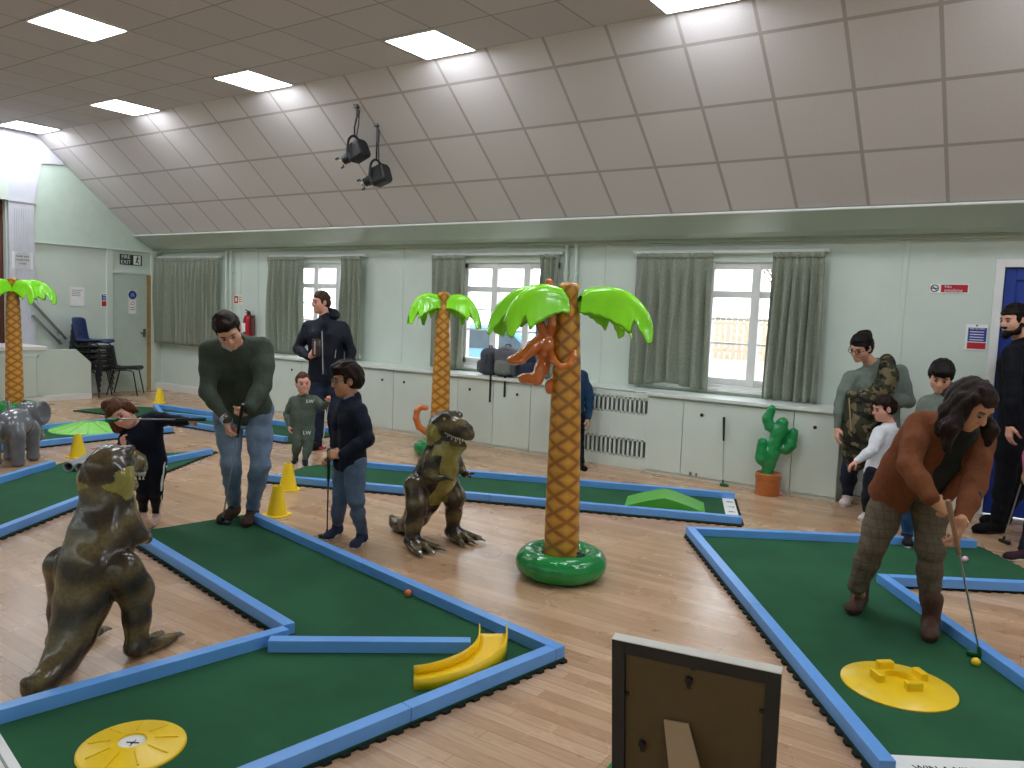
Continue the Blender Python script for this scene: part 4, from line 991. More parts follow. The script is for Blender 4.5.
# ---- chairs
M_shell = mat('black chair shell', (26, 27, 32), .4, .08); M_bshell = mat('blue chair shell', (40, 58, 112), .38, .06); M_cleg = mat('black chair legs', (24, 24, 26), .4)
def chair_shell(m, par):
    prof = [(.24, .425), (.22, .445), (.12, .442), (0, .432), (-.12, .43), (-.185, .445), (-.215, .49), (-.235, .58), (-.255, .69), (-.27, .80), (-.275, .83)]
    nv = 13; P = []
    for i, (x, z) in enumerate(prof):
        w = .215 if i < 6 else (.205 if i < 8 else .215-.02*(i-8)/2); row = []
        for j in range(nv):
            v = j/(nv-1)*2-1; e = abs(v)**3
            row.append((x+(.03*e if i >= 6 else 0), w*v, z+(.035*e if i < 6 else 0)-(.03*abs(v)**6 if i == len(prof)-1 else 0)-(.02*abs(v)**4 if i == 0 else 0)))
        P.append(row)
    return MB().sheet(np.array(P)).build('seat_shell', m, par, smooth=True, solid=.012, angle=80)
def chair(m, lab, loc, rz):
    t = empty('stacking_chair', loc, rz, lab, 'chair', 'stacking chairs by the stage steps'); chair_shell(m, t)
    for q in (-1, 1):
        MB().tube([(.10, q*.17, .42), (.17, q*.19, .40), (.24, q*.215, .0)], .011, 8).build('leg', M_cleg, t, smooth=True)
        MB().tube([(-.06, q*.17, .42), (-.14, q*.19, .40), (-.24, q*.215, .0)], .011, 8).build('leg', M_cleg, t, smooth=True)
    MB().box((-.12, -.17, .412), (.14, -.15, .424)).box((-.12, .15, .412), (.14, .17, .424)).box((-.02, -.17, .412), (.0, .17, .424)).build('under_frame', M_cleg, t)
    return t
words = ['bottom', 'second', 'third', 'fourth', 'fifth']
c0 = chair(M_shell, 'single black stacking chair beside the chair stack, in front of the fire exit door', (-12.95, 7.36, 0), .80)
for k in range(5):
    c = copy_tree(c0); c.location = (-13.0+.008*k, 6.80+.006*k, .09*k); c.rotation_euler = (0, 0, .62); tag(c, '%s black chair up from the floor in the chair stack' % words[k] if k else 'lowest black chair standing on the floor under the chair stack')
bc = chair(M_bshell, 'blue plastic chair on top of the black chair stack', (-12.96, 6.83, .46), .62)
MB().obox((-.224, 0, .555), [(1, 0, .2), (0, 1, 0), (-.2, 0, 1)], (.004, .06, .014)).build('handle_slot', M_black, bc)
# ---- rucksacks on the ledge
def rucksack(x, y, z, rz, w, d, hh, m, m2, lab, lean=.0, straps=()):
    t = empty('rucksack', (x, y, z), rz, lab, 'rucksack', 'rucksacks on the window ledge')
    s = SDF().box((0, 0, hh*.45), (w/2, d/2, hh*.45), None, .06, .03).ell((0, 0, hh*.78), (w*.42, d*.46, hh*.22), None, .05)
    s.build('pack_body', m, t, .007, amp=.004, freq=22)
    SDF().box((0, -d/2-.01, hh*.30), (w*.36, .045, hh*.24), None, .04, .03).build('front_pocket', m2, t, .007, amp=.003, freq=30)
    MB().tube([(-.04, .0, hh*.97), (-.03, .0, hh*1.06), (.03, 0, hh*1.06), (.04, 0, hh*.97)], .010, 8).build('grab_loop', M_black, t, smooth=True)
    zz = MB(); pts = [(w*.44*math.cos(q), -d*.42, hh*.55+hh*.36*math.sin(q)) for q in np.linspace(-.3, PI+.3, 21)]; zz.tube(pts, .006, 6).build('zip', M_black, t)
    for sx, ln in straps: MB().obox((sx, -.235, .02-ln/2), [(1, 0, 0), (0, 1, 0), (0, 0, 1)], (.013, .003, ln/2)).obox((sx, -.15, .022), [(1, 0, 0), (0, 1, 0), (0, 0, 1)], (.013, .09, .003)).build('strap', M_black, t)
    t.rotation_euler = (lean, 0, rz); return t
M_pg = mat('grey rucksack cloth', (98, 98, 106), .85, .12, 20, .2, 300, .002); M_pd = mat('charcoal rucksack cloth', (74, 76, 84), .85, .12, 20, .2, 300, .002); M_pn = mat('navy rucksack cloth', (36, 42, 66), .8, .12, 20, .2, 300, .002); M_pgr = mat('grey green pocket cloth', (120, 124, 118), .85, .1)
rucksack(-5.78, 8.0, .865, -.5, .20, .22, .34, M_pd, M_pd, 'dark grey rucksack on the ledge, nearest the rear palm', 0)
rucksack(-5.50, 7.98, .865, .1, .30, .22, .37, M_pg, M_pgr, 'larger grey rucksack with hanging black straps, middle of the three', 0, ((-.10, .33), (.10, .25)))
rucksack(-5.20, 8.03, .865, .3, .26, .22, .36, M_pn, M_pn, 'navy rucksack half hidden behind the monkey legs')
# ---- display frame in the foreground, seen from behind
A = onz(613, 637, .79); B = onz(782, 672, .79); ex = unit(B-A); away = V(-ex[1], ex[0], 0); W = np.linalg.norm(B-A)
base = (A+B)/2+away*.14; base[2] = 0
t = empty('display_frame', base, 0, 'black picture frame board on an easel back, seen from behind in front', 'display frame')
up = unit(V(0, 0, .79)-away*.14); Hh = .79/up[2]; nrm = np.cross(ex, up)      # nrm points to the viewer
fx = lambda a, b, c=0: ex*a+up*b+nrm*c
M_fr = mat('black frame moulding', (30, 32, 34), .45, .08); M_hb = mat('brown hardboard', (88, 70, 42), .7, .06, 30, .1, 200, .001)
def plank(nm, a0, b0, a1, b1, c0, c1, m): MB().obox(fx((a0+a1)/2, (b0+b1)/2, (c0+c1)/2), [ex, up, nrm], (abs(a1-a0)/2, abs(b1-b0)/2, abs(c1-c0)/2)).build(nm, m, t, bevel=.0015)
hw = W/2; fw_ = .036
plank('frame_side', -hw, 0, -hw+fw_, Hh, -.012, .012, M_fr); plank('frame_side', hw-fw_, 0, hw, Hh, -.012, .012, M_fr)
plank('frame_top', -hw+fw_, Hh-fw_, hw-fw_, Hh, -.012, .012, M_fr); plank('frame_bottom', -hw+fw_, 0, hw-fw_, fw_, -.012, .012, M_fr)
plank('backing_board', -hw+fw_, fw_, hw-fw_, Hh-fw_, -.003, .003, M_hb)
plank('front_edge', -hw, Hh+.0003, hw, Hh+.003, -.02, .0125, mat('white frame edge', (226, 222, 214), .5, .05)); plank('poster', -hw+.01, .01, hw-.01, Hh-.01, -.016, -.0125, M_paper)
pa, pb = fx(-.04, Hh*.74, .006), V(0, 0, .012)-away*.26+ex*.15
sd_ = unit(ex*1.0+up*.10); MB().prism3([pa-sd_*.033, pa+sd_*.033, pb+sd_*.085, pb-sd_*.085], nrm*.005).build('easel_strut', mat('card strut', (164, 138, 110), .75, .05), t)
for a, b in ((-.06+.05, Hh-.075), (-hw+.085, Hh*.62)):
    MB().tube([fx(a, b, .003), fx(a, b, .014)], .010, 12).obox(fx(a+.002, b-.012, .012), [ex, up, nrm], (.006, .010, .002)).build('turn_clip', M_black, t)
for a, b in ((.0, Hh-.040), (-hw+.042, Hh-.16), (hw-.042, Hh-.12), (hw-.042, Hh-.42), (-hw+.042, Hh-.42)): MB().obox(fx(a, b, .005), [ex, up, nrm], (.006, .005, .003)).build('tack', M_black, t)
gm = [onz(600, 775, MH)[:2], onz(616, 757, MH)[:2]]; gm += [np.asarray(gm[1])+ex[:2]*.3-away[:2]*.02, np.asarray(gm[0])+ex[:2]*.3-away[:2]*.1]
t = empty('mat_offcut', (*np.mean(gm, 0), 0), 0, 'green mat offcut just showing under the display frame', 'putting mat'); MB().prism(ccw([tuple(q) for q in gm]), 0, MH).build('felt_top', mat('bright green felt', (44, 128, 74), .9, .1), t, off=t.location)
# ---- putter leaning on the cupboards
M_grip = mat('putter grip', (20, 52, 38), .7, .1); M_shaft = mat('putter shaft', (176, 178, 178), .3, .04, Metallic=.7); M_pgreen = mat('green putter plastic', (14, 92, 56), .35, .08); M_pblack = mat('black putter head', (20, 20, 22), .35, .1); M_predh = mat('red putter plastic', (190, 40, 44), .35, .06)
def putter(top, foot, lab, grip=M_grip, shaft=M_shaft, head=M_pgreen, gl=.24, hd=None, hl=.11, r=.0055):
    """a putter from the top of its grip to the heel of its head"""
    top = np.asarray(top, float); foot = np.asarray(foot, float); d = unit(foot-top); t = empty('golf_putter', foot, 0, lab, 'putter', 'golf putters')
    MB().tube([top, top+d*.01, top+d*gl], [.010, .0135, .010], 10).build('grip', grip, t, smooth=True, off=foot)
    MB().tube([top+d*gl, foot-d*.02], [r, r*.85], 8).build('shaft', shaft, t, smooth=True, off=foot)
    hd = unit(hd if hd is not None else V(1, 0, 0)); sd = V(-hd[1], hd[0], 0); hz = V(0, 0, 1)
    s = SDF().box(foot+hz*.0+hd*.015, (hl/2, .016, .013), [hd, sd, hz], .008).box(foot+sd*.016+hd*.015, (hl*.28, .018, .009), [hd, sd, hz], .007, .01).rc(foot-d*.045, foot, .009, .011, .01)
    s.build('putter_head', head, t, .0035, off=foot); return t
f = onz(722, 485, .015); f[1] = 7.68; tp_ = ony(724, 417, 7.745); putter(tp_, (f[0], 7.67, .016), 'putter leaning against the cupboard door near the cactus', hl=.09)
# ================================================================== PEOPLE
TW = -np.array([FW[0], FW[1], 0]); TW /= np.linalg.norm(TW)       # horizontal direction towards the photographer
RR = np.array([RT[0], RT[1], 0]); RR /= np.linalg.norm(RR); ZZ = V(0, 0, 1)
def dv(r, u, t): return unit(RR*r+ZZ*u+TW*t)
def cloth(name, rgb, var=.1, rough=.85, scale=30, weave=260, bump=.4, pattern=None):
    if name in _mats: return _mats[name]
    t = NT(name); co = t.coord(); c = srgb(*rgb)
    a = t.ramp(t.noise(scale, 4, co), [(0.3, tuple(x*(1-var) for x in c[:3])), (0.7, tuple(min(1, x*(1+var)) for x in c[:3]))])
    if pattern: a = pattern(t, co, a)
    t.base(a); t.set(Roughness=rough); t.b.inputs['Specular IOR Level'].default_value = .22
    t.bump(t.math('ADD', t.noise(weave, 2, co), t.math('MULTIPLY', t.noise(13, 4, co, .6), 6.0)), bump, .008)
    _mats[name] = t.m; return t.m
def skin(name, rgb):
    if name in _mats: return _mats[name]
    t = NT(name); c = srgb(*rgb); co = t.coord()
    t.base(t.ramp(t.noise(14, 4, co), [(0.3, tuple(x*y for x, y in zip(c[:3], (.95, .9, .88)))), (0.7, c[:3])])); t.set(Roughness=.5)
    t.b.inputs['Subsurface Weight'].default_value = .08; t.b.inputs['Subsurface Radius'].default_value = (.6, .25, .15); t.b.inputs['Subsurface Scale'].default_value = .01
    _mats[name] = t.m; return t.m
def hairm(name, rgb):
    if name in _mats: return _mats[name]
    t = NT(name); c = srgb(*rgb)[:3]; co = t.coord(); mp = t.n('ShaderNodeMapping'); mp.inputs['Scale'].default_value = (1, 1, .35); t.l(co, mp.inputs[0]); n = t.noise(90, 3, mp.outputs[0])
    t.base(t.ramp(n, [(0.3, tuple(x*.45 for x in c)), (0.7, tuple(min(1, x*1.0) for x in c))])); t.set(Roughness=.5); t.b.inputs['Specular IOR Level'].default_value = .14; t.bump(n, .7, .006); _mats[name] = t.m; return t.m
S_LIGHT = skin('fair skin', (222, 168, 142)); S_PINK = skin('pinkish skin', (226, 166, 146)); S_TAN = skin('olive skin', (196, 144, 112))
M_lips = mat('lips', (176, 98, 92), .4, .05); M_eyew = mat('eye white', (138, 118, 108), .2, 0); M_eyeb = mat('eye iris', (36, 26, 22), .15, 0)
M_sole = mat('shoe sole white', (222, 220, 214), .6, .05); M_soled = mat('shoe sole dark', (38, 32, 28), .7, .05)
def ortho(f, u): f = unit(f); u = np.asarray(u, float); u = unit(u-f*(u@f)); return f, u, np.cross(u, f)
def hand_prims(s, w, fwd, pn, th, sc, curl=(.5, .7, .6), spread=.10, thumb_in=.5):
    """palm with four separate bent fingers and a thumb; pn = palm normal, th = side the thumb is on"""
    f = unit(fwd); n = np.asarray(pn, float); n = unit(n-f*(n@f)); t = np.cross(n, f); t = t*(1 if t@np.asarray(th) > 0 else -1)
    m = lambda a, b, c=0.0: w+(f*a+t*b+n*c)*sc
    for b in (.026, .009, -.009, -.026): s.rc(m(.012, b*.75), m(.082-.012*(b < -.02), b), .0145*sc, .0125*sc, .008*sc)
    s.rc(w-f*.03*sc, m(.02, 0), .026*sc, .024*sc, .012*sc)
    for i, (b, L) in enumerate(((.028, .070), (.0095, .078), (-.0095, .073), (-.027, .056))):
        p = m(.083-.010*(i == 3), b); a = 0.0; sp = (1.5-i)*spread
        for j, (fr, r0, r1) in enumerate(((.45, .0098, .0090), (.31, .0090, .0082), (.24, .0082, .0070))):
            a += curl[j]*(1+.06*i); d = unit((f*math.cos(a)+n*math.sin(a))+t*sp*.5*math.cos(a)); q = p+d*L*fr*sc
            s.rc(p, q, r0*sc, r1*sc, .003*sc); p = q
    p = m(.022, .028, .006); d = unit(f*.62+t*.75+n*.35); q = p+d*.036*sc; s.rc(p, q, .0135*sc, .0115*sc, .008*sc)
    d2 = unit(f*.85+t*(.45-thumb_in)+n*(.3+thumb_in*.8)); q2 = q+d2*.030*sc; s.rc(q, q2, .0110*sc, .0095*sc, .004*sc); d3 = unit(d2+n*.3); s.rc(q2, q2+d3*.024*sc, .0095*sc, .0078*sc, .003*sc)
def head_prims(s, c, f, u, l, h, fem=0.0, ears=True):
    P = lambda a, b, d=0.0: c+(f*a+u*b+l*d)*h
    A = [f, u, l]
    s.ell(P(-.012, .025), V(.098, .092, .076)*h, A, .02*h)
    s.ell(P(.034, -.045), V(.060, .078, .058)*h, A, .035*h)
    s.ell(P(.066, -.098), V(.026, .020, .026)*h, A, .03*h)
    for d in (-1, 1): s.ell(P(.045, -.03, .040*d), V(.035, .035, .026)*h, A, .03*h); s.ell(P(.012, -.075, .042*d), V(.03, .03, .016)*h, A, .03*h)
    s.rc(P(.078, .032, -.03), P(.078, .032, .03), .014*h, .014*h, .02*h)
    for d in (-1, 1): s.ell(P(.098, .004, .032*d), V(.016, .013, .018)*h, A, .012*h, '-')
    s.chain([P(.088, .012), P(.106, -.020), P(.108, -.030)], [.008*h, .011*h, .013*h], .012*h)
    for d in (-1, 1): s.ell(P(.096, -.034, .012*d), V(.009, .007, .008)*h, A, .008*h)
    s.ell(P(.090, -.062), V(.012, .007, .022)*h, A, .008*h); s.ell(P(.088, -.073), V(.012, .007, .019)*h, A, .006*h)
    s.ell(P(.103, -.0675), V(.008, .0016, .02)*h, A, .003*h, '-')
    if ears:
        for d in (-1, 1): s.ell(P(-.005, -.006, .080*d), [.018*h, .031*h, .009*h], [unit(f-l*d*.35), u, unit(l*d+f*.35)], .012*h); s.ell(P(.0, -.004, .088*d), V(.010, .018, .005)*h, A, .005*h, '-')
def person(label, J, s, sk, top, bot, shoe, hair, head=1.0, fem=0.0, fat=1.0, vox=.006, floor=0.0, hem=.02, neckline=.0, sleeve=1.0, legs_w=1.0, top_o=.013, top_arms=True, sole=None, hands=None, hairfn=None, fold=.006, group='people in the hall', brow=(40, 28, 22), shoe_len=.27, boots=0.0, arm_w=1.0, hair_vol=.014, fringe=.052, sides=-.03, neck_col=None):
    g = {k: np.asarray(v, float) for k, v in J.items()}
    f, u, l = ortho(g['face'], g['up']); hs = s**.45*head; hc = g['head']
    H = (g['ha']+g['hb'])/2; C = (g['sa']+g['sb'])/2; sp = unit(C-H); base = V(H[0], H[1], floor)
    t = empty('person', base, 0, label, 'person', group)
    feet = {}
    for q in 'ab':
        hl, to = g['f'+q], g['t'+q]; d = to-hl; d[2] = 0; d = unit(d); feet[q] = (hl, d, hl+d*.06*s+ZZ*.085*s)
        g.setdefault('n'+q, feet[q][2]+ZZ*.01)
    def torso(S, o, k=.045):
        for q in 'ab':
            hp = lerp(H, g['h'+q], .78); cs = lerp(C, g['s'+q], .50)-sp*.10*s; ws = lerp(lerp(H, C, .48), lerp(g['h'+q], g['s'+q], .48), .48)
            S.chain([hp, ws, cs], [(.108*fat+o)*s**.9, (.100*fat+o)*s**.9, (.116*(.5+.5*fat)+o)*s**.9], k)
            S.rc(cs, lerp(C, g['s'+q], .86)-sp*.01*s, (.095+o)*s**.9, (.058+o)*s**.9, k)
        S.rc(lerp(C, g['sa'], .5), lerp(C, g['sb'], .5), (.070+o)*s**.9, None, k)
        S.rc(lerp(C, g['neck'], .4), g['neck'], (.085+o)*s**.9, (.060+o)*s**.9, k)
    def arms(S, o, end=1.0, k=.03):
        for q in 'ab':
            a, e, w = g['s'+q], g['e'+q], g['w'+q]; ww = lerp(e, w, end)
            S.chain([a, lerp(a, e, .5), e], [(.056*arm_w+o)*s**.85, (.053*arm_w+o)*s**.85, (.044*arm_w+o)*s**.85], k)
            S.chain([e, lerp(e, ww, .4), ww], [(.044*arm_w+o)*s**.85, (.043*arm_w+o)*s**.85, (.030+o*.85)*s**.85], k*.7)
    def legs(S, o, k=.03, low=1.0):
        for q in 'ab':
            h_, kn, an = g['h'+q], g['k'+q], g['n'+q]; an = lerp(kn, an, low)
            S.chain([h_, lerp(h_, kn, .45), kn], [(.092*fat**.5*legs_w+o)*s**.9, (.080*legs_w+o)*s**.9, (.060*legs_w+o)*s**.9], k)
            S.chain([kn, lerp(kn, an, .38), an], [(.060*legs_w+o)*s**.9, (.056*legs_w+o)*s**.9, (.036*legs_w+o*1.35)*s**.9], k*.8)
    # ---- body: one continuous skin
    B = SDF(); torso(B, -.004); arms(B, -.004); legs(B, -.008)
    nb = hc-f*.020*hs-u*.07*hs; B.rc(g['neck']-sp*.02, nb, .056*s**.7, .052*s**.6, .02)
    head_prims(B, hc, f, u, l, hs, fem)
    for q in 'ab':
        hd = (hands or {}).get(q, {}); fw = unit(hd.get('fwd', g['w'+q]-g['e'+q])); side = RR if q == 'b' else -RR
        hand_prims(B, g['w'+q]+fw*.012*s, fw, hd.get('n', -side), hd.get('th', TW), s**.8*hd.get('sc', 1.0), hd.get('curl', (.35, .45, .35)))
    for q in 'ab': hl, d, an = feet[q]; B.chain([g['n'+q], hl+d*.05*s+ZZ*.07*s, hl+d*.10*s+ZZ*.042*s, hl+d*.19*s+ZZ*.034*s], [.034*s, .034*s, .030*s, .022*s], .02)
    def lips(c):
        r = c-hc; a, b, d = r@f/hs, r@u/hs, r@l/hs
        return ((a > .085) & (b < -.055) & (b > -.082) & (np.abs(d) < .023)).astype(int)
    B.build('body', [sk, M_lips], t, vox, off=base, slot=lips)
    P = lambda a, b, d=0.0: hc+(f*a+u*b+l*d)*hs
    for d in (-1, 1):
        e = P(.082, .003, .032*d); m = MB().ball((0, 0, 0), .0118*hs, 12); o = m.build('eye', M_eyew, t, smooth=True); o.location = Vector(e-base)
        ir = MB().ball((0, 0, 0), .0088*hs, 10).build('iris', M_eyeb, o, smooth=True); ir.location = Vector((f*.0062-u*.003)*hs)
        MB().tube([P(.090, .022, .014*d), P(.092, .028, .032*d), P(.080, .022, .052*d)], [.004*hs, .0045*hs, .003*hs], 6).build('eyebrow', mat('brow %d' % brow[0], brow, .8), t, smooth=True, off=base)
    # ---- hair
    hm, kind = hair
    S = SDF(); v = hair_vol
    S.ell(P(-.014, .030), V(.098+v, .092+v, .076+v)*hs, [f, u, l], .01)
    S.ell(P(-.05, -.02), V(.06+v*.6, .07, .066+v*.8)*hs, [f, u, l], .03)
    S.box(P(.13, fringe-.12), V(.088, .12, .10)*hs, [f, u, l], .02*hs, .012*hs, '-')
    if kind != 'long': S.box(P(.0, -.22), V(.16, .16, .12)*hs, [unit(f+u*.25), unit(u-f*.25), l], .02*hs, .01*hs, '-')
    for d in (-1, 1): S.box(P(.06, sides-.085, .085*d), V(.052, .09, .035)*hs, [f, u, l], .01*hs, .01*hs, '-'); S.ell(P(-.002, -.012, .088*d), V(.022, .036, .02)*hs, [f, u, l], .006*hs, '-')
    if hairfn: hairfn(S, P, hs, f, u, l)
    S.build('hair', hm, t, max(.004, vox*.8), off=base, amp=.0045*hs, freq=70, seed=int(abs(hc[0]*100)))
    # ---- top
    if top is not None:
        S = SDF(); torso(S, top_o)
        S.cut(H-sp*hem*1.0+sp*0.0-ZZ*.0, -sp, .01); S.ell(g['neck']+sp*(.055-neckline)*s+unit(f*V(1, 1, .2))*.02*s, V(.058, .075, .058)*s**.7, None, .012, '-')
        if top_arms: arms(S, min(.012, top_o+.002), sleeve*.97)
        S.build('top', top, t, vox, off=base, amp=fold, freq=17, seed=3, fz=1.5)
    # ---- trousers
    S = SDF()
    for q in 'ab': hp = lerp(H, g['h'+q], .72); S.chain([lerp(hp, C, .30), hp], [(.098*fat+.004)*s**.9, (.106*fat+.006)*s**.9], .05)
    S.cut(lerp(H, C, .26), sp); legs(S, .010, low=.97)
    S.build('trousers', bot, t, vox, off=base, amp=fold*.8, freq=13, seed=5, fz=3.2)
    # ---- shoes
    for q in 'ab':
        hl, d, an = feet[q]; L = shoe_len*s; sd = V(-d[1], d[0], 0)
        S = SDF(); z = floor
        S.ell(hl+d*.045*s+ZZ*(.045*s), V(.05, .040, .05)*s, [d, sd, ZZ], .02); S.rc(hl+d*.06*s+ZZ*.05*s, hl+d*(L-.06*s)+ZZ*.036*s, .042*s, .038*s, .03); S.ell(hl+d*(L-.065*s)+ZZ*.032*s, V(.066, .046, .034)*s, [d, sd, ZZ], .02)
        S.rc(hl+d*.05*s+ZZ*.06*s, hl+d*.055*s+ZZ*(.095+boots)*s, .044*s, (.046+.1*boots)*s, .02)
        S.cut(V(0, 0, z+.010), (0, 0, -1)); o = S.build('shoe', shoe, t, vox*.8, off=base)
        n = 18; pl_ = []
        for i in range(n):
            a = 2*PI*i/n; x = math.cos(a); pl_.append(hl+d*(L*.5-.004*s+x*(L*.5+.002))+sd*math.sin(a)*(.043-.006*(x < 0))*s)
        MB().prism(ccw([(p[0]-base[0], p[1]-base[1]) for p in pl_]), z+.001-base[2], z+.018*s**.5-base[2]).build('sole', sole or M_soled, o, bevel=.003)
        if vox < .0065:
            lc = MB()
            for i in range(4): c_ = hl+d*(.095+.028*i)*s+ZZ*(.088-.012*i)*s; lc.tube([c_-sd*.026*s-ZZ*.008*s-base, c_+ZZ*.004*s-base, c_+sd*.026*s-ZZ*.008*s-base], .0035*s, 6)
            lc.build('lace', M_soled if sole is None else M_sole, o, smooth=True)
    return t, dict(P=P, hs=hs, f=f, u=u, l=l, base=base, H=H, C=C, sp=sp, g=g, s=s)
def glasses(t, k, m):
    P, hs, b = k['P'], k['hs'], k['base']; mb = MB()
    for d in (-1, 1):
        pts = [P(.104-.010*abs(math.sin(a)*0), .002+.019*math.sin(a), d*.034+.024*math.cos(a)) for a in np.linspace(0, 2*PI, 17)]; mb.tube(pts, .0028*hs, 6)
        mb.tube([P(.103, .008, d*.058), P(.05, .008, d*.080), P(-.005, .004, d*.088)], .0026*hs, 6)
    mb.tube([P(.106, .006, -.010), P(.106, .006, .010)], .0026*hs, 6); mb.build('glasses', m, t, smooth=True, off=b)
def chest_text(t, k, body, size, p, m): text(body, size, p, RR, unit(TW+ZZ*.1), m, t, off=k['base'], ex=.004)
# palette
C_green = cloth('dark green jumper', (68, 78, 68)); C_denim = cloth('washed blue denim', (112, 131, 156), .25, .8, 9); C_brown = cloth('brown suede shoe', (74, 56, 46)); C_navy = cloth('navy jersey', (26, 30, 46)); C_navyj = cloth('dark navy jacket', (22, 27, 40), .1, .6)
C_black = cloth('black jersey', (17, 19, 26)); C_dden = cloth('dark denim', (36, 46, 66), .15); C_sage = cloth('dark sage jersey', (86, 99, 88)); C_shirt = cloth('pale blue shirt', (176, 188, 206))
H_dk = hairm('dark brown hair', (42, 28, 22)); H_bk = hairm('black hair', (28, 22, 20)); H_br = hairm('brown hair', (92, 60, 40)); H_md = hairm('mid brown hair', (74, 54, 40))
# ---- 1. man in the green jumper, bending over his putter
D = 5.72; z0 = MH
J = dict(head=at(228, 330, D-.46), face=dv(.34, -.62, .70), up=dv(-.12, .78, .60), neck=at(234, 344, D-.34), sa=at(209, 350, D-.26), sb=at(263, 347, D-.28),
         ea=at(207, 391, D-.36), eb=at(263, 386, D-.38), wa=at(227, 420, D-.52), wb=at(250, 408, D-.52), ha=at(228, 414, D+.06), hb=at(259, 412, D+.06), ka=at(231, 464, D-.06), kb=at(260, 466, D-.06),
         fa=onz(237, 514, z0), fb=onz(254, 517, z0), ta=onz(211, 530, z0), tb=onz(239, 535, z0))
gt, gf = at(243, 404, D-.60), onz(222, 522, z0+.016); gd = unit(gf-gt)
man, k = person('man in a dark green jumper and jeans bending over his putter', J, .95, S_LIGHT, C_green, C_denim, C_brown, (H_dk, 'short'), vox=.005, floor=z0, hem=.05, fat=1.08, fold=.008, neckline=.012, legs_w=1.03, shoe_len=.33,
    hands=dict(a=dict(fwd=unit(gd*.85+RR*.15), n=unit(RR*.9-TW*.3), th=unit(TW+RR*.3), curl=(.75, 1.0, .7)), b=dict(fwd=unit(gd*.75-RR*.55), n=unit(-RR*.8-TW*.6), th=unit(TW-RR*.2), curl=(.75, 1.0, .7))),
    hairfn=lambda S, P, h, f, u, l: (S.ell(P(.045, .098, .01), V(.062, .034, .070)*h, [f, u, l], .02), S.ell(P(-.02, .105), V(.06, .03, .06)*h, [f, u, l], .02)), fringe=.058)
c0 = k['g']['neck']; MB().tube([c0+dv(-.9, .35, .2)*.075, c0+dv(-.55, -.1, .8)*.078, c0+dv(.15, -.45, .9)*.085], [.014, .018, .012], 8).build('shirt_collar', C_shirt, man, smooth=True, off=k['base'])
for q in 'ab':
    e, w_ = k['g']['e'+q], k['g']['w'+q]; MB().tube([lerp(e, w_, .93), lerp(e, w_, 1.03)], [.042, .038], 14).build('shirt_cuff', C_shirt, man, smooth=True, off=k['base'])
S = SDF().rc(lerp(k['g']['ha'], k['H'], .5)+k['sp']*.02, lerp(k['g']['hb'], k['H'], .5)+k['sp']*.02, .135).cut(k['H']-k['sp']*.085, -k['sp']).cut(k['H']-k['sp']*.03, k['sp']); S.build('shirt_tail', C_shirt, man, .006, off=k['base'])
putter(gt, gf, 'putter held by the man in the green jumper', grip=M_pblack, head=M_pblack, gl=.30, hd=dv(.8, 0, .3), hl=.12)
# ---- 2. girl sighting along her putter
D = 5.72
J = dict(head=at(122, 414, D-.16), face=dv(.15, -.30, .94), up=dv(-.62, .72, .25), neck=at(136, 425, D-.06), sa=at(128, 434, D-.10), sb=at(155, 418, D+.02), ea=at(123, 446, D-.20), eb=at(173, 421, D-.05), wa=at(124, 443, D-.34), wb=at(187, 421, D-.12),
         ha=at(142, 462, D), hb=at(157, 461, D), ka=at(143, 489, D-.03), kb=at(156, 489, D-.03), fa=onz(145, 517, 0), fb=onz(157, 519, 0), ta=onz(133, 526, 0), tb=onz(152, 530, 0))
C_pk = cloth('pale pink shoe', (232, 196, 186)); C_tr = cloth('navy tracksuit', (24, 28, 44))
girl, k = person('girl in a navy tracksuit and pink shoes leaning over to sight along a putter', J, .64, S_PINK, C_tr, cloth('black leggings', (18, 20, 30)), C_pk, (hairm('chestnut hair', (104, 64, 42)), 'short'), vox=.005, hem=.10, head=1.06, sole=M_sole, hair_vol=.022, shoe_len=.30, legs_w=.92, fold=.004, brow=(90, 60, 40),
    hands=dict(b=dict(fwd=dv(.95, .0, .1), n=dv(0, -.5, .8), th=dv(0, 1, 0), curl=(.9, 1.1, .8)), a=dict(fwd=dv(.2, .3, .9), n=dv(.6, .2, 0), th=dv(0, 1, 0))),
    hairfn=lambda S, P, h, f, u, l: (S.ell(P(-.01, .13, -.03), V(.045, .04, .05)*h, [f, u, l], .02), S.chain([P(-.02, .03, -.095), P(.0, -.06, -.115), P(.02, -.13, -.10)], [.045*h, .042*h, .02*h], .02), S.chain([P(-.01, .03, .09), P(.0, -.05, .105)], [.03*h, .02*h], .02), S.ell(P(.03, .085, .0), V(.06, .03, .07)*h, [f, u, l], .02)))
g_ = k['g']
for kq in ('b',):
    h_, kn, an = g_['h'+kq], g_['k'+kq], g_['n'+kq]; MB().tube([h_+RR*.062+TW*.02, lerp(h_, kn, .5)+RR*.055+TW*.022, kn+RR*.044+TW*.02, lerp(kn, an, .5)+RR*.040+TW*.016, an+RR*.031+TW*.012], .0085, 8).build('side_stripe', M_swhite, girl, smooth=True, off=k['base'])
SDF().rc(lerp(k['H'], g_['ha'], .78), lerp(k['H'], g_['hb'], .78), .0895).cut(k['H']-k['sp']*.066, -k['sp']).cut(k['H']-k['sp']*.052, k['sp']).build('white_hem', M_swhite, girl, .005, off=k['base'])
for a, b in ((.085, -.085), (.12, -.01)): MB().ball(k['P'](-.01, a, b), .012, 10).build('hair_clip', mat('silver clip', (220, 214, 210), .15, 0, Metallic=.6), girl, smooth=True, off=k['base'])
putter(at(206, 419.5, D-.16), at(111, 419, D-.42), 'putter held out level by the girl in the navy tracksuit', gl=.20, hd=dv(.1, -.3, 1), hl=.09)
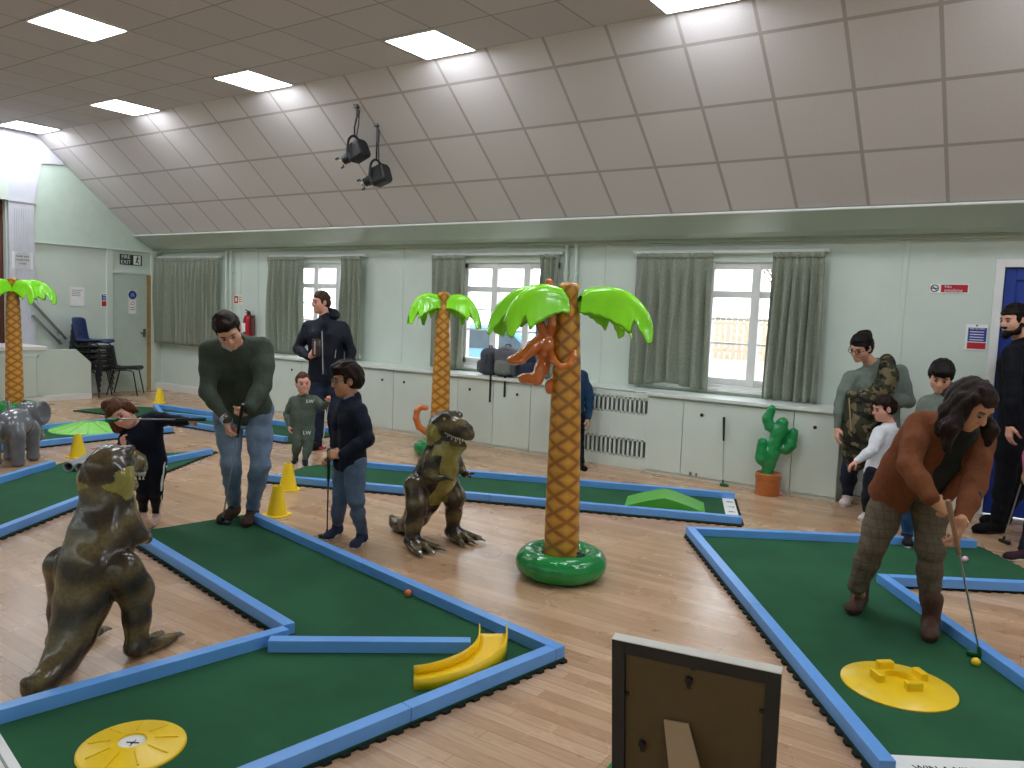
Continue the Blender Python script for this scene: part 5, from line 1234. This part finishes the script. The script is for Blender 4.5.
# ---- 3. man with a flask, standing
D = 9.12
J = dict(head=at(321, 302, D-.03), face=dv(-.72, -.12, .68), up=dv(-.03, 1, .05), neck=at(325, 317, D), sa=at(308, 327, D-.02), sb=at(343, 328, D+.02), ea=at(298, 349, D-.02), eb=at(351, 352, D+.02), wa=at(309, 357, D-.25), wb=at(349, 380, D-.05),
         ha=at(317, 378, D), hb=at(335, 378, D), ka=at(318, 413, D-.04), kb=at(333, 413, D-.02), fa=onz(319, 447, 0), fb=onz(334, 445, 0), ta=onz(310, 453, 0), tb=onz(334, 453, 0))
dad, k = person('standing man in a dark hooded jacket holding a flask by the window', J, 1.02, S_PINK, C_navyj, C_dden, C_black, (H_md, 'short'), vox=.0065, hem=.06, neckline=-.02, hands=dict(a=dict(fwd=dv(.55, .35, .2), n=dv(.4, 0, -.7), th=dv(0, 1, 0), curl=(.7, .8, .5))), brow=(70, 50, 36), hair_vol=.010)
SDF().ell(k['g']['neck']-dv(-.5, -.2, .85)*.075+ZZ*.01, (.13, .11, .085), None, .03).ell(k['g']['neck']+dv(-.3, .6, .7)*.05+ZZ*.05, (.08, .08, .10), None, .03, '-').build('hood', C_navyj, dad, .007, off=k['base'])
MB().tube([at(322, 331, D-.165), at(322.5, 350, D-.175), at(323, 374, D-.155)], .006, 6).build('zip', mat('pale zip', (170, 172, 178), .4), dad, off=k['base'])
for a, b, c, d_ in ((336, 350, 335, 358),): MB().tube([at(a, b, D-.13), at(c, d_, D-.14)], .005, 6).build('pocket_zip', mat('pale zip', (170, 172, 178)), dad, off=k['base'])
fl0 = at(316, 356, D-.32); t = empty('drinks_flask', fl0, 0, 'dark brown flask held by the standing man', 'flask')
MB().lathe([(0, 0), (.044, 0), (.047, .012), (.047, .11), (.049, .112), (.049, .125), (.047, .128), (.046, .185), (.038, .19), (0, .19)], 20, cap=False).build('flask_body', mat('flask brown', (62, 46, 44), .3, .05), t, smooth=True, angle=40)
MB().box((.020, -.052, .02), (.030, -.035, .17)).build('pale_stripe', mat('flask stripe', (170, 160, 156), .4, 0), t).location = (0, 0, 0)
# ---- 4. toddler
D = 8.25
J = dict(head=at(303, 383, D-.05), face=dv(.42, -.05, .9), up=dv(0, 1, .1), neck=at(303, 394, D), sa=at(293, 401, D), sb=at(315, 400, D), ea=at(287, 414, D+.02), eb=at(323, 407, D-.05), wa=at(289, 427, D-.08), wb=at(328, 402, D-.17),
         ha=at(297, 430, D), hb=at(308, 430, D), ka=at(297, 446, D-.05), kb=at(308, 447, D-.05), fa=onz(296, 462, 0), fb=onz(305, 464, 0), ta=onz(290, 467, 0), tb=onz(306, 472, 0))
tod, k = person('toddler in a dark green tracksuit smiling and holding a red putter', J, .53, S_PINK, C_sage, C_sage, C_navyj, (H_br, 'short'), vox=.0055, hem=.05, head=1.20, fat=1.15, hair_vol=.006, legs_w=1.15, arm_w=1.1, brow=(120, 86, 60), fold=.003, shoe_len=.25,
    hands=dict(b=dict(fwd=dv(.2, .9, .3), n=dv(.2, -.3, .9), th=dv(-1, 0, 0), curl=(.9, 1, .7))), fringe=.066)
chest_text(tod, k, 'LW', .05, at(310, 401.5, D-.098), M_swhite); text('LW', .055, at(307, 433, D-.078), RR, TW, M_swhite, tod, off=k['base'], ex=.004)
putter(at(329.5, 396, D-.20), (*onz(322, 448, .02)[:2], .02), 'red child\'s putter held by the toddler', grip=M_predh, head=M_predh, shaft=mat('white shaft', (226, 226, 226), .4), gl=.20, hd=dv(-.9, 0, .5), hl=.13)
MB_ = at(291, 428, D-.10)
# ---- 5. boy with glasses
D = 5.48
J = dict(head=at(347, 380, D-.02), face=dv(-.88, -.12, .42), up=dv(-.10, 1, .05), neck=at(352, 399, D), sa=at(342, 411, D+.12), sb=at(359, 412, D-.13), ea=at(344, 440, D+.10), eb=at(367, 439, D-.20), wa=at(334, 457, D-.02), wb=at(343, 455, D-.22),
         ha=at(345, 462, D+.07), hb=at(354, 462, D-.08), ka=at(340, 498, D+.05), kb=at(356, 501, D-.10), fa=onz(340, 533, 0), fb=onz(364, 541, 0), ta=onz(319, 545, 0), tb=onz(349, 553, 0))
C_bsh = cloth('navy trainer', (44, 50, 76)); 
boy, k = person('boy with glasses in a navy jumper and jeans resting on a putter', J, .80, S_TAN, C_navy, cloth('mid blue denim', (92, 109, 134), .25, .8, 9), C_bsh, (H_dk, 'short'), vox=.005, hem=.06, head=1.02, sole=M_sole, hair_vol=.022, fat=.95, legs_w=.92, shoe_len=.28,
    hands=dict(b=dict(fwd=dv(-.95, .05, .1), n=dv(-.1, -.5, -.8), th=dv(0, 1, 0), curl=(.8, 1.0, .8)), a=dict(fwd=dv(-.6, -.2, .5), n=dv(.1, -.5, .6), th=dv(0, 1, 0), curl=(.8, 1, .8))),
    hairfn=lambda S, P, h, f, u, l: (S.ell(P(.06, .10), V(.055, .035, .075)*h, [f, u, l], .02), S.ell(P(.0, .125), V(.07, .03, .06)*h, [f, u, l], .02)), fringe=.050)
glasses(boy, k, mat('clear spectacle frame', (120, 116, 120), .2, 0)); c0 = k['g']['neck']
MB().tube([c0+dv(.3, .5, .6)*.062, c0+dv(-.5, .1, .8)*.068, c0+dv(-.95, -.2, .1)*.07], .012, 8).build('shirt_collar', cloth('check shirt', (150, 140, 140)), boy, smooth=True, off=k['base'])
pz = at(329, 449, D-.20); putter(pz, (*onz(327, 535, .016)[:2], .016), 'putter the boy with glasses leans on', gl=.26, hd=dv(-.8, 0, .5), hl=.10, shaft=M_pblack)
# ---- 6. woman in the brown cardigan
D = 4.33
def tweed(t, co, a):
    x, y, z = t.sep(co); q = t.math('MAXIMUM', t.math('SINE', t.math('MULTIPLY', t.math('ADD', x, y), 150.0)), t.math('SINE', t.math('MULTIPLY', z, 130.0)))
    return t.mix(t.math('MULTIPLY', t.math('GREATER_THAN', q, .85), .35), a, srgb(66, 58, 50))
C_tweed = cloth('grey brown check trousers', (106, 94, 80), .14, .85, 14, pattern=tweed); C_card = cloth('rust brown knitwear', (116, 68, 42), .12, .9, 30, 320, .35); C_boot = cloth('brown leather boot', (84, 56, 46), .15, .5)
z0 = MH
J = dict(head=at(972, 404, D-.42), face=dv(.30, -.62, .72), up=dv(.26, .80, .52), neck=at(955, 420, D-.26), sa=at(919, 424, D-.20), sb=at(981, 440, D-.22), ea=at(909, 466, D-.34), eb=at(975, 486, D-.36), wa=at(932, 500, D-.50), wb=at(961, 523, D-.52),
         ha=at(891, 492, D+.06), hb=at(930, 487, D+.04), ka=at(872, 548, D+.02), kb=at(930, 549, D-.06), na=at(857, 587, D+.10), nb=at(929, 606, D-.02), fa=onz(861, 604, z0), fb=onz(930, 628, z0), ta=onz(845, 622, z0), tb=onz(928, 655, z0))
gt, gf = at(948, 500, D-.60), V(*onz(980, 655, z0+.016)[:2], z0+.016); gd = unit(gf-gt)
def longhair(S, P, h, f, u, l):
    n = P(-.10, -.02); a0 = P(-.02, .0, -.085); b0 = P(.0, .0, .09)
    S.chain([P(.02, .06, -.075), P(.03, -.03, -.088), at(950, 428, D-.46), at(947, 448, D-.44)], [.032, .036, .044, .022], .02)
    S.chain([P(-.02, .02, -.085), at(949, 412, D-.40), at(941, 432, D-.38)], [.035, .045, .03], .02)
    S.chain([P(.0, .05, .08), P(.02, -.03, .092), at(990, 430, D-.42), at(988, 444, D-.40)], [.028, .034, .038, .016], .02)
    S.ell(P(-.06, -.01), V(.07, .10, .085)*h, [f, u, l], .03)
wom, k = person('woman in a rust-brown cardigan and check trousers bending to putt', J, .98, S_TAN, cloth('dark inner top', (44, 46, 44)), C_tweed, C_boot, (hairm('long dark hair', (46, 32, 28)), 'long'), vox=.005, floor=z0, hem=.05, fem=1, fat=.92, arm_w=.74, top_o=.009, sleeve=.8, neckline=.03, boots=.09, legs_w=1.0, shoe_len=.26, hairfn=longhair, hair_vol=.012, sides=-.02, fringe=.056,
    hands=dict(a=dict(fwd=unit(gd*.6+RR*.7), n=unit(RR*.3-ZZ*.5-TW*.6), th=dv(.6, .3, .6), curl=(.7, .9, .6)), b=dict(fwd=unit(gd*.9-RR*.35), n=unit(-RR*.8-TW*.4), th=unit(TW-RR*.3), curl=(.7, .95, .7))))
g_ = k['g']; S = SDF()
H, C, sp = k['H'], k['C'], k['sp']; s_ = .98
for q in 'ab':
    hp = lerp(H, g_['h'+q], 1.0)-sp*.02; cs = lerp(C, g_['s'+q], .55)-sp*.10; ws = lerp(hp, cs, .5)
    S.chain([hp-ZZ*.03, ws, cs], [.122, .119, .130], .05); S.rc(cs, lerp(C, g_['s'+q], .9), .110, .070, .04)
S.rc(lerp(C, g_['sa'], .5), lerp(C, g_['sb'], .5), .088, None, .04); S.rc(C, g_['neck'], .10, .075, .03)
S.cut(H-sp*.07, -sp, .01)
fr = unit(np.cross(sp, unit(g_['sb']-g_['sa']))); fr = fr*(1 if fr@TW > 0 else -1)
S.box(lerp(H, C, .40)+fr*.15+RR*.05, (.052, .12, .40), [unit(g_['sb']-g_['sa']), fr, sp], .02, .02, '-'); S.ell(g_['neck']+sp*.03+fr*.05, (.07, .08, .09), None, .02, '-')
for q in 'ab':
    a, e, w_ = g_['s'+q], g_['e'+q], lerp(g_['e'+q], g_['w'+q], .93)
    S.chain([a, lerp(a, e, .5), e], [.063, .061, .057], .03); S.chain([e, lerp(e, w_, .5), w_], [.057, .051, .041], .02)
S.build('cardigan', C_card, wom, .0055, off=k['base'], amp=.004, freq=24)
for q, m_ in (('a', M_swhite), ('b', mat('peach cuff', (226, 190, 160), .6))):
    e, w_ = g_['e'+q], g_['w'+q]; MB().tube([lerp(e, w_, .97), lerp(e, w_, 1.0)], [.036, .036], 16).build('bracelet', m_, wom, smooth=True, off=k['base'])
putter(gt, gf, 'putter with a green head swung by the woman in the brown cardigan', grip=mat('worn tan grip', (150, 116, 90), .6, .15), gl=.30, hd=dv(.8, 0, .5), hl=.15)
# ---- 7. woman with camouflage coat
def camo(t, co, a):
    n1 = t.noise(13, 2, co); m = t.n('ShaderNodeMapping'); m.inputs['Location'].default_value = (4, 2, 7); m.inputs['Scale'].default_value = (1, 1, 1.6); t.l(co, m.inputs[0]); n2 = t.noise(12, 2, m.outputs[0])
    b = t.mix(t.math('GREATER_THAN', n1, .53), srgb(58, 58, 42), srgb(112, 100, 74)); return t.mix(t.math('GREATER_THAN', n2, .56), b, srgb(32, 32, 28))
C_camo = cloth('camouflage cloth', (90, 84, 60), .1, .85, pattern=camo); C_gs = cloth('sage grey sweatshirt', (112, 122, 113))
D = 7.20
J = dict(head=at(861, 347, D-.15), face=dv(-.72, -.42, .45), up=dv(-.15, .9, .25), neck=at(872, 363, D-.06), sa=at(851, 378, D-.08), sb=at(899, 372, D+.02), ea=at(841, 405, D-.10), eb=at(909, 402, D-.06), wa=at(838, 427, D-.14), wb=at(880, 400, D-.24),
         ha=at(859, 436, D+.03), hb=at(886, 436, D+.05), ka=at(849, 472, D), kb=at(872, 474, D+.02), fa=onz(848, 502, 0), fb=onz(872, 500, 0), ta=onz(840, 511, 0), tb=onz(862, 509, 0))
gw, k = person('woman in a sage sweatshirt with a camouflage coat over her arm, looking down', J, 1.0, S_LIGHT, C_gs, C_dden, cloth('pale pink trainer', (222, 206, 202)), (H_bk, 'short'), vox=.0065, hem=.06, fem=1, fat=1.22, sole=M_sole, hair_vol=.016, hairfn=lambda S, P, h, f, u, l: (S.ell(P(-.075, .085), V(.055, .045, .055)*h, [f, u, l], .02)))
glasses(gw, k, M_black)
t = empty('camouflage_coat', at(868, 440, D-.25), 0, 'camouflage coat draped over the arm of the woman in sage', 'coat'); S = SDF()
S.chain([at(886, 362, D-.06), at(888, 378, D-.19), at(880, 394, D-.25), at(868, 400, D-.27)], [.075, .085, .085, .075], .04)
S.chain([at(868, 398, D-.27), at(862, 420, D-.24), at(860, 445, D-.22), at(857, 460, D-.2)], [.10, .125, .12, .085], .05); S.chain([at(880, 402, D-.25), at(878, 430, D-.24), at(874, 456, D-.22)], [.08, .10, .08], .05); S.chain([at(851, 396, D-.22), at(848, 425, D-.22), at(849, 452, D-.2)], [.05, .05, .04], .03)
S.build('coat_body', C_camo, t, .0075, off=t.location, amp=.010, freq=22)
MB().tube([at(849, 398, D-.30), at(851, 430, D-.31)], .006, 6).build('zip', mat('tan zip', (150, 136, 100), .5), t, off=t.location)
# ---- 8. boy in a white shirt
D = 6.75
J = dict(head=at(884, 408, D), face=dv(-.80, -.22, .05), up=dv(-.15, 1, .1), neck=at(890, 424, D+.02), sa=at(880, 432, D-.10), sb=at(896, 434, D+.10), ea=at(873, 450, D-.15), eb=at(893, 455, D+.14), wa=at(857, 461, D-.16), wb=at(880, 466, D+.12),
         ha=at(874, 472, D-.06), hb=at(880, 472, D+.06), ka=at(868, 495, D-.05), kb=at(874, 496, D+.06), fa=onz(868, 518, 0), fb=onz(876, 514, 0), ta=onz(855, 524, 0), tb=onz(864, 520, 0))
person('small boy in a white shirt reaching out, beside the camouflage coat', J, .68, S_PINK, cloth('white shirt', (226, 228, 234), .04), C_navyj, cloth('white trainer', (214, 210, 206)), (H_dk, 'short'), vox=.006, hem=.05, head=1.05, sole=M_sole, hair_vol=.012, fold=.003)
# ---- 9. black-haired boy behind the woman
D = 5.95
J = dict(head=at(941, 376, D-.05), face=dv(-.45, -.45, .75), up=dv(-.1, .9, .35), neck=at(944, 394, D), sa=at(927, 404, D), sb=at(960, 404, D), ea=at(921, 432, D), eb=at(962, 432, D), wa=at(922, 458, D-.1), wb=at(955, 455, D-.1),
         ha=at(912, 470, D+.05), hb=at(930, 468, D+.05), ka=at(908, 507, D), kb=at(920, 507, D+.08), fa=onz(905, 541, 0), fb=onz(918, 530, 0), ta=onz(907, 555, 0), tb=onz(922, 540, 0))
J['fa'] = onz(906, 541, MH+.002); J['ta'] = onz(910, 556, MH+.002)
bb, k = person('black-haired boy in jeans half hidden behind the woman in the brown cardigan', J, .84, S_LIGHT, cloth('grey sage top', (108, 116, 108)), cloth('bright blue denim', (62, 92, 140), .2, .8, 9), cloth('black trainer', (28, 24, 28)), (H_bk, 'short'), vox=.006, hem=.14, floor=MH+.002, sole=M_sole, hair_vol=.022, hairfn=lambda S, P, h, f, u, l: S.ell(P(.055, .080), V(.055, .03, .075)*h, [f, u, l], .02), fringe=.038)
SDF().ell(at(950, 391, D-.05), (.09, .07, .07)).build('hood', cloth('mauve hood', (92, 80, 92)), bb, .007, off=k['base'], amp=.004)
# ---- 10. bearded man at the right edge
D = 6.55
J = dict(head=at(1014, 320, D), face=dv(-.93, -.16, .2), up=dv(-.05, 1, 0), neck=at(1022, 342, D+.02), sa=at(1012, 353, D-.20), sb=at(1030, 353, D+.20), ea=at(1013, 392, D-.26), eb=at(1040, 390, D+.22), wa=at(1010, 424, D-.26), wb=at(1030, 425, D+.1),
         ha=at(1012, 432, D-.09), hb=at(1022, 431, D+.10), ka=at(1005, 480, D-.08), kb=at(1020, 480, D+.10), fa=onz(1004, 533, 0), fb=onz(1010, 524, 0), ta=onz(980, 533, 0), tb=onz(990, 524, 0))
rm, k = person('bearded man in black beside the blue door, cut by the picture edge', J, 1.08, S_LIGHT, C_black, C_black, cloth('black shoe', (16, 16, 18)), (H_bk, 'short'), vox=.006, hem=.06, neckline=-.02, hair_vol=.016)
P = k['P']; S = SDF()
S.chain([P(.0, -.03, -.076), P(.03, -.085, -.055), P(.082, -.105, 0), P(.03, -.085, .055), P(.0, -.03, .076)], [.012, .024, .034, .024, .012], .02); S.rc(P(.098, -.050, -.022), P(.098, -.050, .022), .008, .008, .01).ell(P(.112, -.066), V(.02, .008, .018), [k['f'], k['u'], k['l']], .004, '-')
S.build('beard', H_bk, rm, .004, off=k['base'], amp=.003, freq=90)
# ---- 11. child in pink at the edge
D = 5.95
J = dict(head=at(1046, 396, D), face=dv(-.8, -.4, .3), up=dv(-.1, 1, 0), neck=at(1048, 414, D), sa=at(1040, 424, D-.12), sb=at(1052, 424, D+.12), ea=at(1034, 447, D-.15), eb=at(1050, 452, D+.14), wa=at(1027, 470, D-.10), wb=at(1036, 470, D+.02),
         ha=at(1042, 474, D-.06), hb=at(1048, 474, D+.08), ka=at(1036, 515, D-.06), kb=at(1046, 512, D+.08), fa=onz(1030, 560, 0), fb=onz(1044, 552, 0), ta=onz(1004, 560, 0), tb=onz(1022, 552, 0))
person('child in a pink top at the picture edge holding a putter', J, .80, S_LIGHT, cloth('bright pink top', (232, 120, 166)), C_navyj, cloth('maroon trainer', (58, 36, 44)), (H_br, 'short'), vox=.006, sole=M_sole, hem=.05)
putter(at(1028, 462, D-.12), (*onz(1003, 541, .016)[:2], .016), 'putter with a dark head held at the picture edge by the blue door', head=M_pblack, gl=.20, hd=dv(.2, 0, 1), hl=.10)
# ---- 12. child in a blue coat behind the front palm
D = depth(V(-4.40, 7.52, .6))
J = dict(head=at(569, 349, D), face=dv(-.6, -.2, -.6), up=dv(0, 1, 0), neck=at(570, 364, D), sa=at(558, 374, D-.02), sb=at(583, 376, D), ea=at(556, 395, D), eb=at(590, 398, D), wa=at(559, 415, D-.05), wb=at(588, 418, D-.02),
         ha=at(564, 415, D), hb=at(578, 416, D), ka=at(564, 437, D), kb=at(579, 439, D), fa=onz(566, 468, 0), fb=onz(579, 468, 0), ta=onz(558, 472, 0), tb=onz(586, 472, 0))
person('child in a teal blue coat hidden behind the front palm trunk', J, .74, S_LIGHT, cloth('teal blue coat', (28, 62, 94), .12, .6), C_black, cloth('black shoe', (16, 16, 18)), (H_dk, 'short'), vox=.007, hem=.12)
# ================================================================== DAYLIGHT AND OUTSIDE
w = bpy.data.worlds.new('overcast sky'); SC.world = w; w.use_nodes = True
bg = w.node_tree.nodes['Background']; bg.inputs[0].default_value = (0.84, 0.92, 1.0, 1); bg.inputs[1].default_value = 5.0
tag(MB().box((-90, 8.45, -.1), (60, 90, -.002)).build('ground_outside', mat('pale ground', (176, 156, 142), .9, .25, 1.5)), kind='structure')
M_fence = mat('fence boards', (172, 156, 134), .8, .15, 6)
fe = empty('garden_fence', (-9, 34, 0), 0, 'pale wooden board fence seen through the window beside the front palm', 'fence')
fm = MB()
for k in range(95): fm.box((-22+k*.26, 33.98, 0), (-22+k*.26+.21, 34.0, 1.85+.03*math.sin(k*2.1)))
fm.build('fence_boards', M_fence, fe, off=fe.location)
for z in (.3, 1.5): MB().box((-22, 34.0, z), (2.7, 34.07, z+.12)).build('fence_rail', M_fence, fe, off=fe.location)
def bare_tree(x, y, h, seed, lab):
    rng = random.Random(seed); m = MB()
    def grow(p, d, L, r, n):
        q = p+d*L; m.tube([p, (p+q)/2+V(rng.uniform(-.05, .05), rng.uniform(-.05, .05), 0)*L, q], [r, r*.85, r*.65], 6)
        if n:
            for k in range(3):
                e = unit(d+V(rng.uniform(-.8, .8), rng.uniform(-.8, .8), rng.uniform(-.1, .5))); grow(q, e, L*rng.uniform(.55, .8), r*.6, n-1)
    grow(V(0, 0, 0), V(0, 0, 1), h*.3, h*.02, 4)
    o = m.build('bare_tree', mat('bark', (120, 104, 92), .9, .2)); o.location = (x, y, -.3)
    tag(o, lab, 'tree', 'bare trees outside the windows')
bare_tree(-4.4, 17.5, 4.6, 2, 'bare winter tree seen through the window beside the front palm')
bare_tree(-9.6, 17, 5.2, 5, 'bare winter tree seen through the window behind the rucksacks')
bare_tree(-14.5, 16, 5.0, 8, 'bare winter tree seen through the window behind the standing man')
def car(x, y, rz, rgb, lab, cat_='car'):
    t = empty('parked_car', (x, y, 0), rz, lab, 'car', 'parked cars outside the windows')
    prof = [(-2.0, .35), (-2.05, .75), (-1.3, .92), (-.75, 1.4), (.65, 1.42), (1.25, .98), (1.95, .85), (2.05, .4)]
    MB().prism3([(a, -.8, b) for a, b in prof], (0, 1.6, 0)).build('car_body', mat('car paint %d' % rgb[0], rgb, .25, .03), t, bevel=.06)
    gl = mat('car glass', (70, 84, 96), .1, .05)
    MB().prism3([(-1.12, -.81, .95), (-.7, -.81, 1.32), (.6, -.81, 1.34), (1.05, -.81, .98)], (0, 1.62, 0)).build('car_window', gl, t)
    for a in (-1.25, 1.25):
        for s in (-.82, .82): MB().lathe([(.1, -.09), (.31, -.1), (.33, -.05), (.33, .05), (.31, .1), (.1, .09)], 18).build('wheel', mat('tyre', (40, 40, 42), .7), t).matrix_local = Matrix.Translation((a, s, .33)) @ Matrix.Rotation(PI/2, 4, 'X')
car(-8.9, 12.6, .1, (120, 170, 215), 'pale blue parked car outside the window behind the rucksacks')
SC.view_settings.view_transform = 'Standard'; SC.view_settings.look = 'None'; SC.view_settings.gamma = 1; SC.view_settings.use_curve_mapping = False
SC.view_settings.exposure = 0.0
SC.cycles.max_bounces = 8; SC.cycles.diffuse_bounces = 5; SC.cycles.transparent_max_bounces = 12
SC.cycles.sample_clamp_indirect = 6
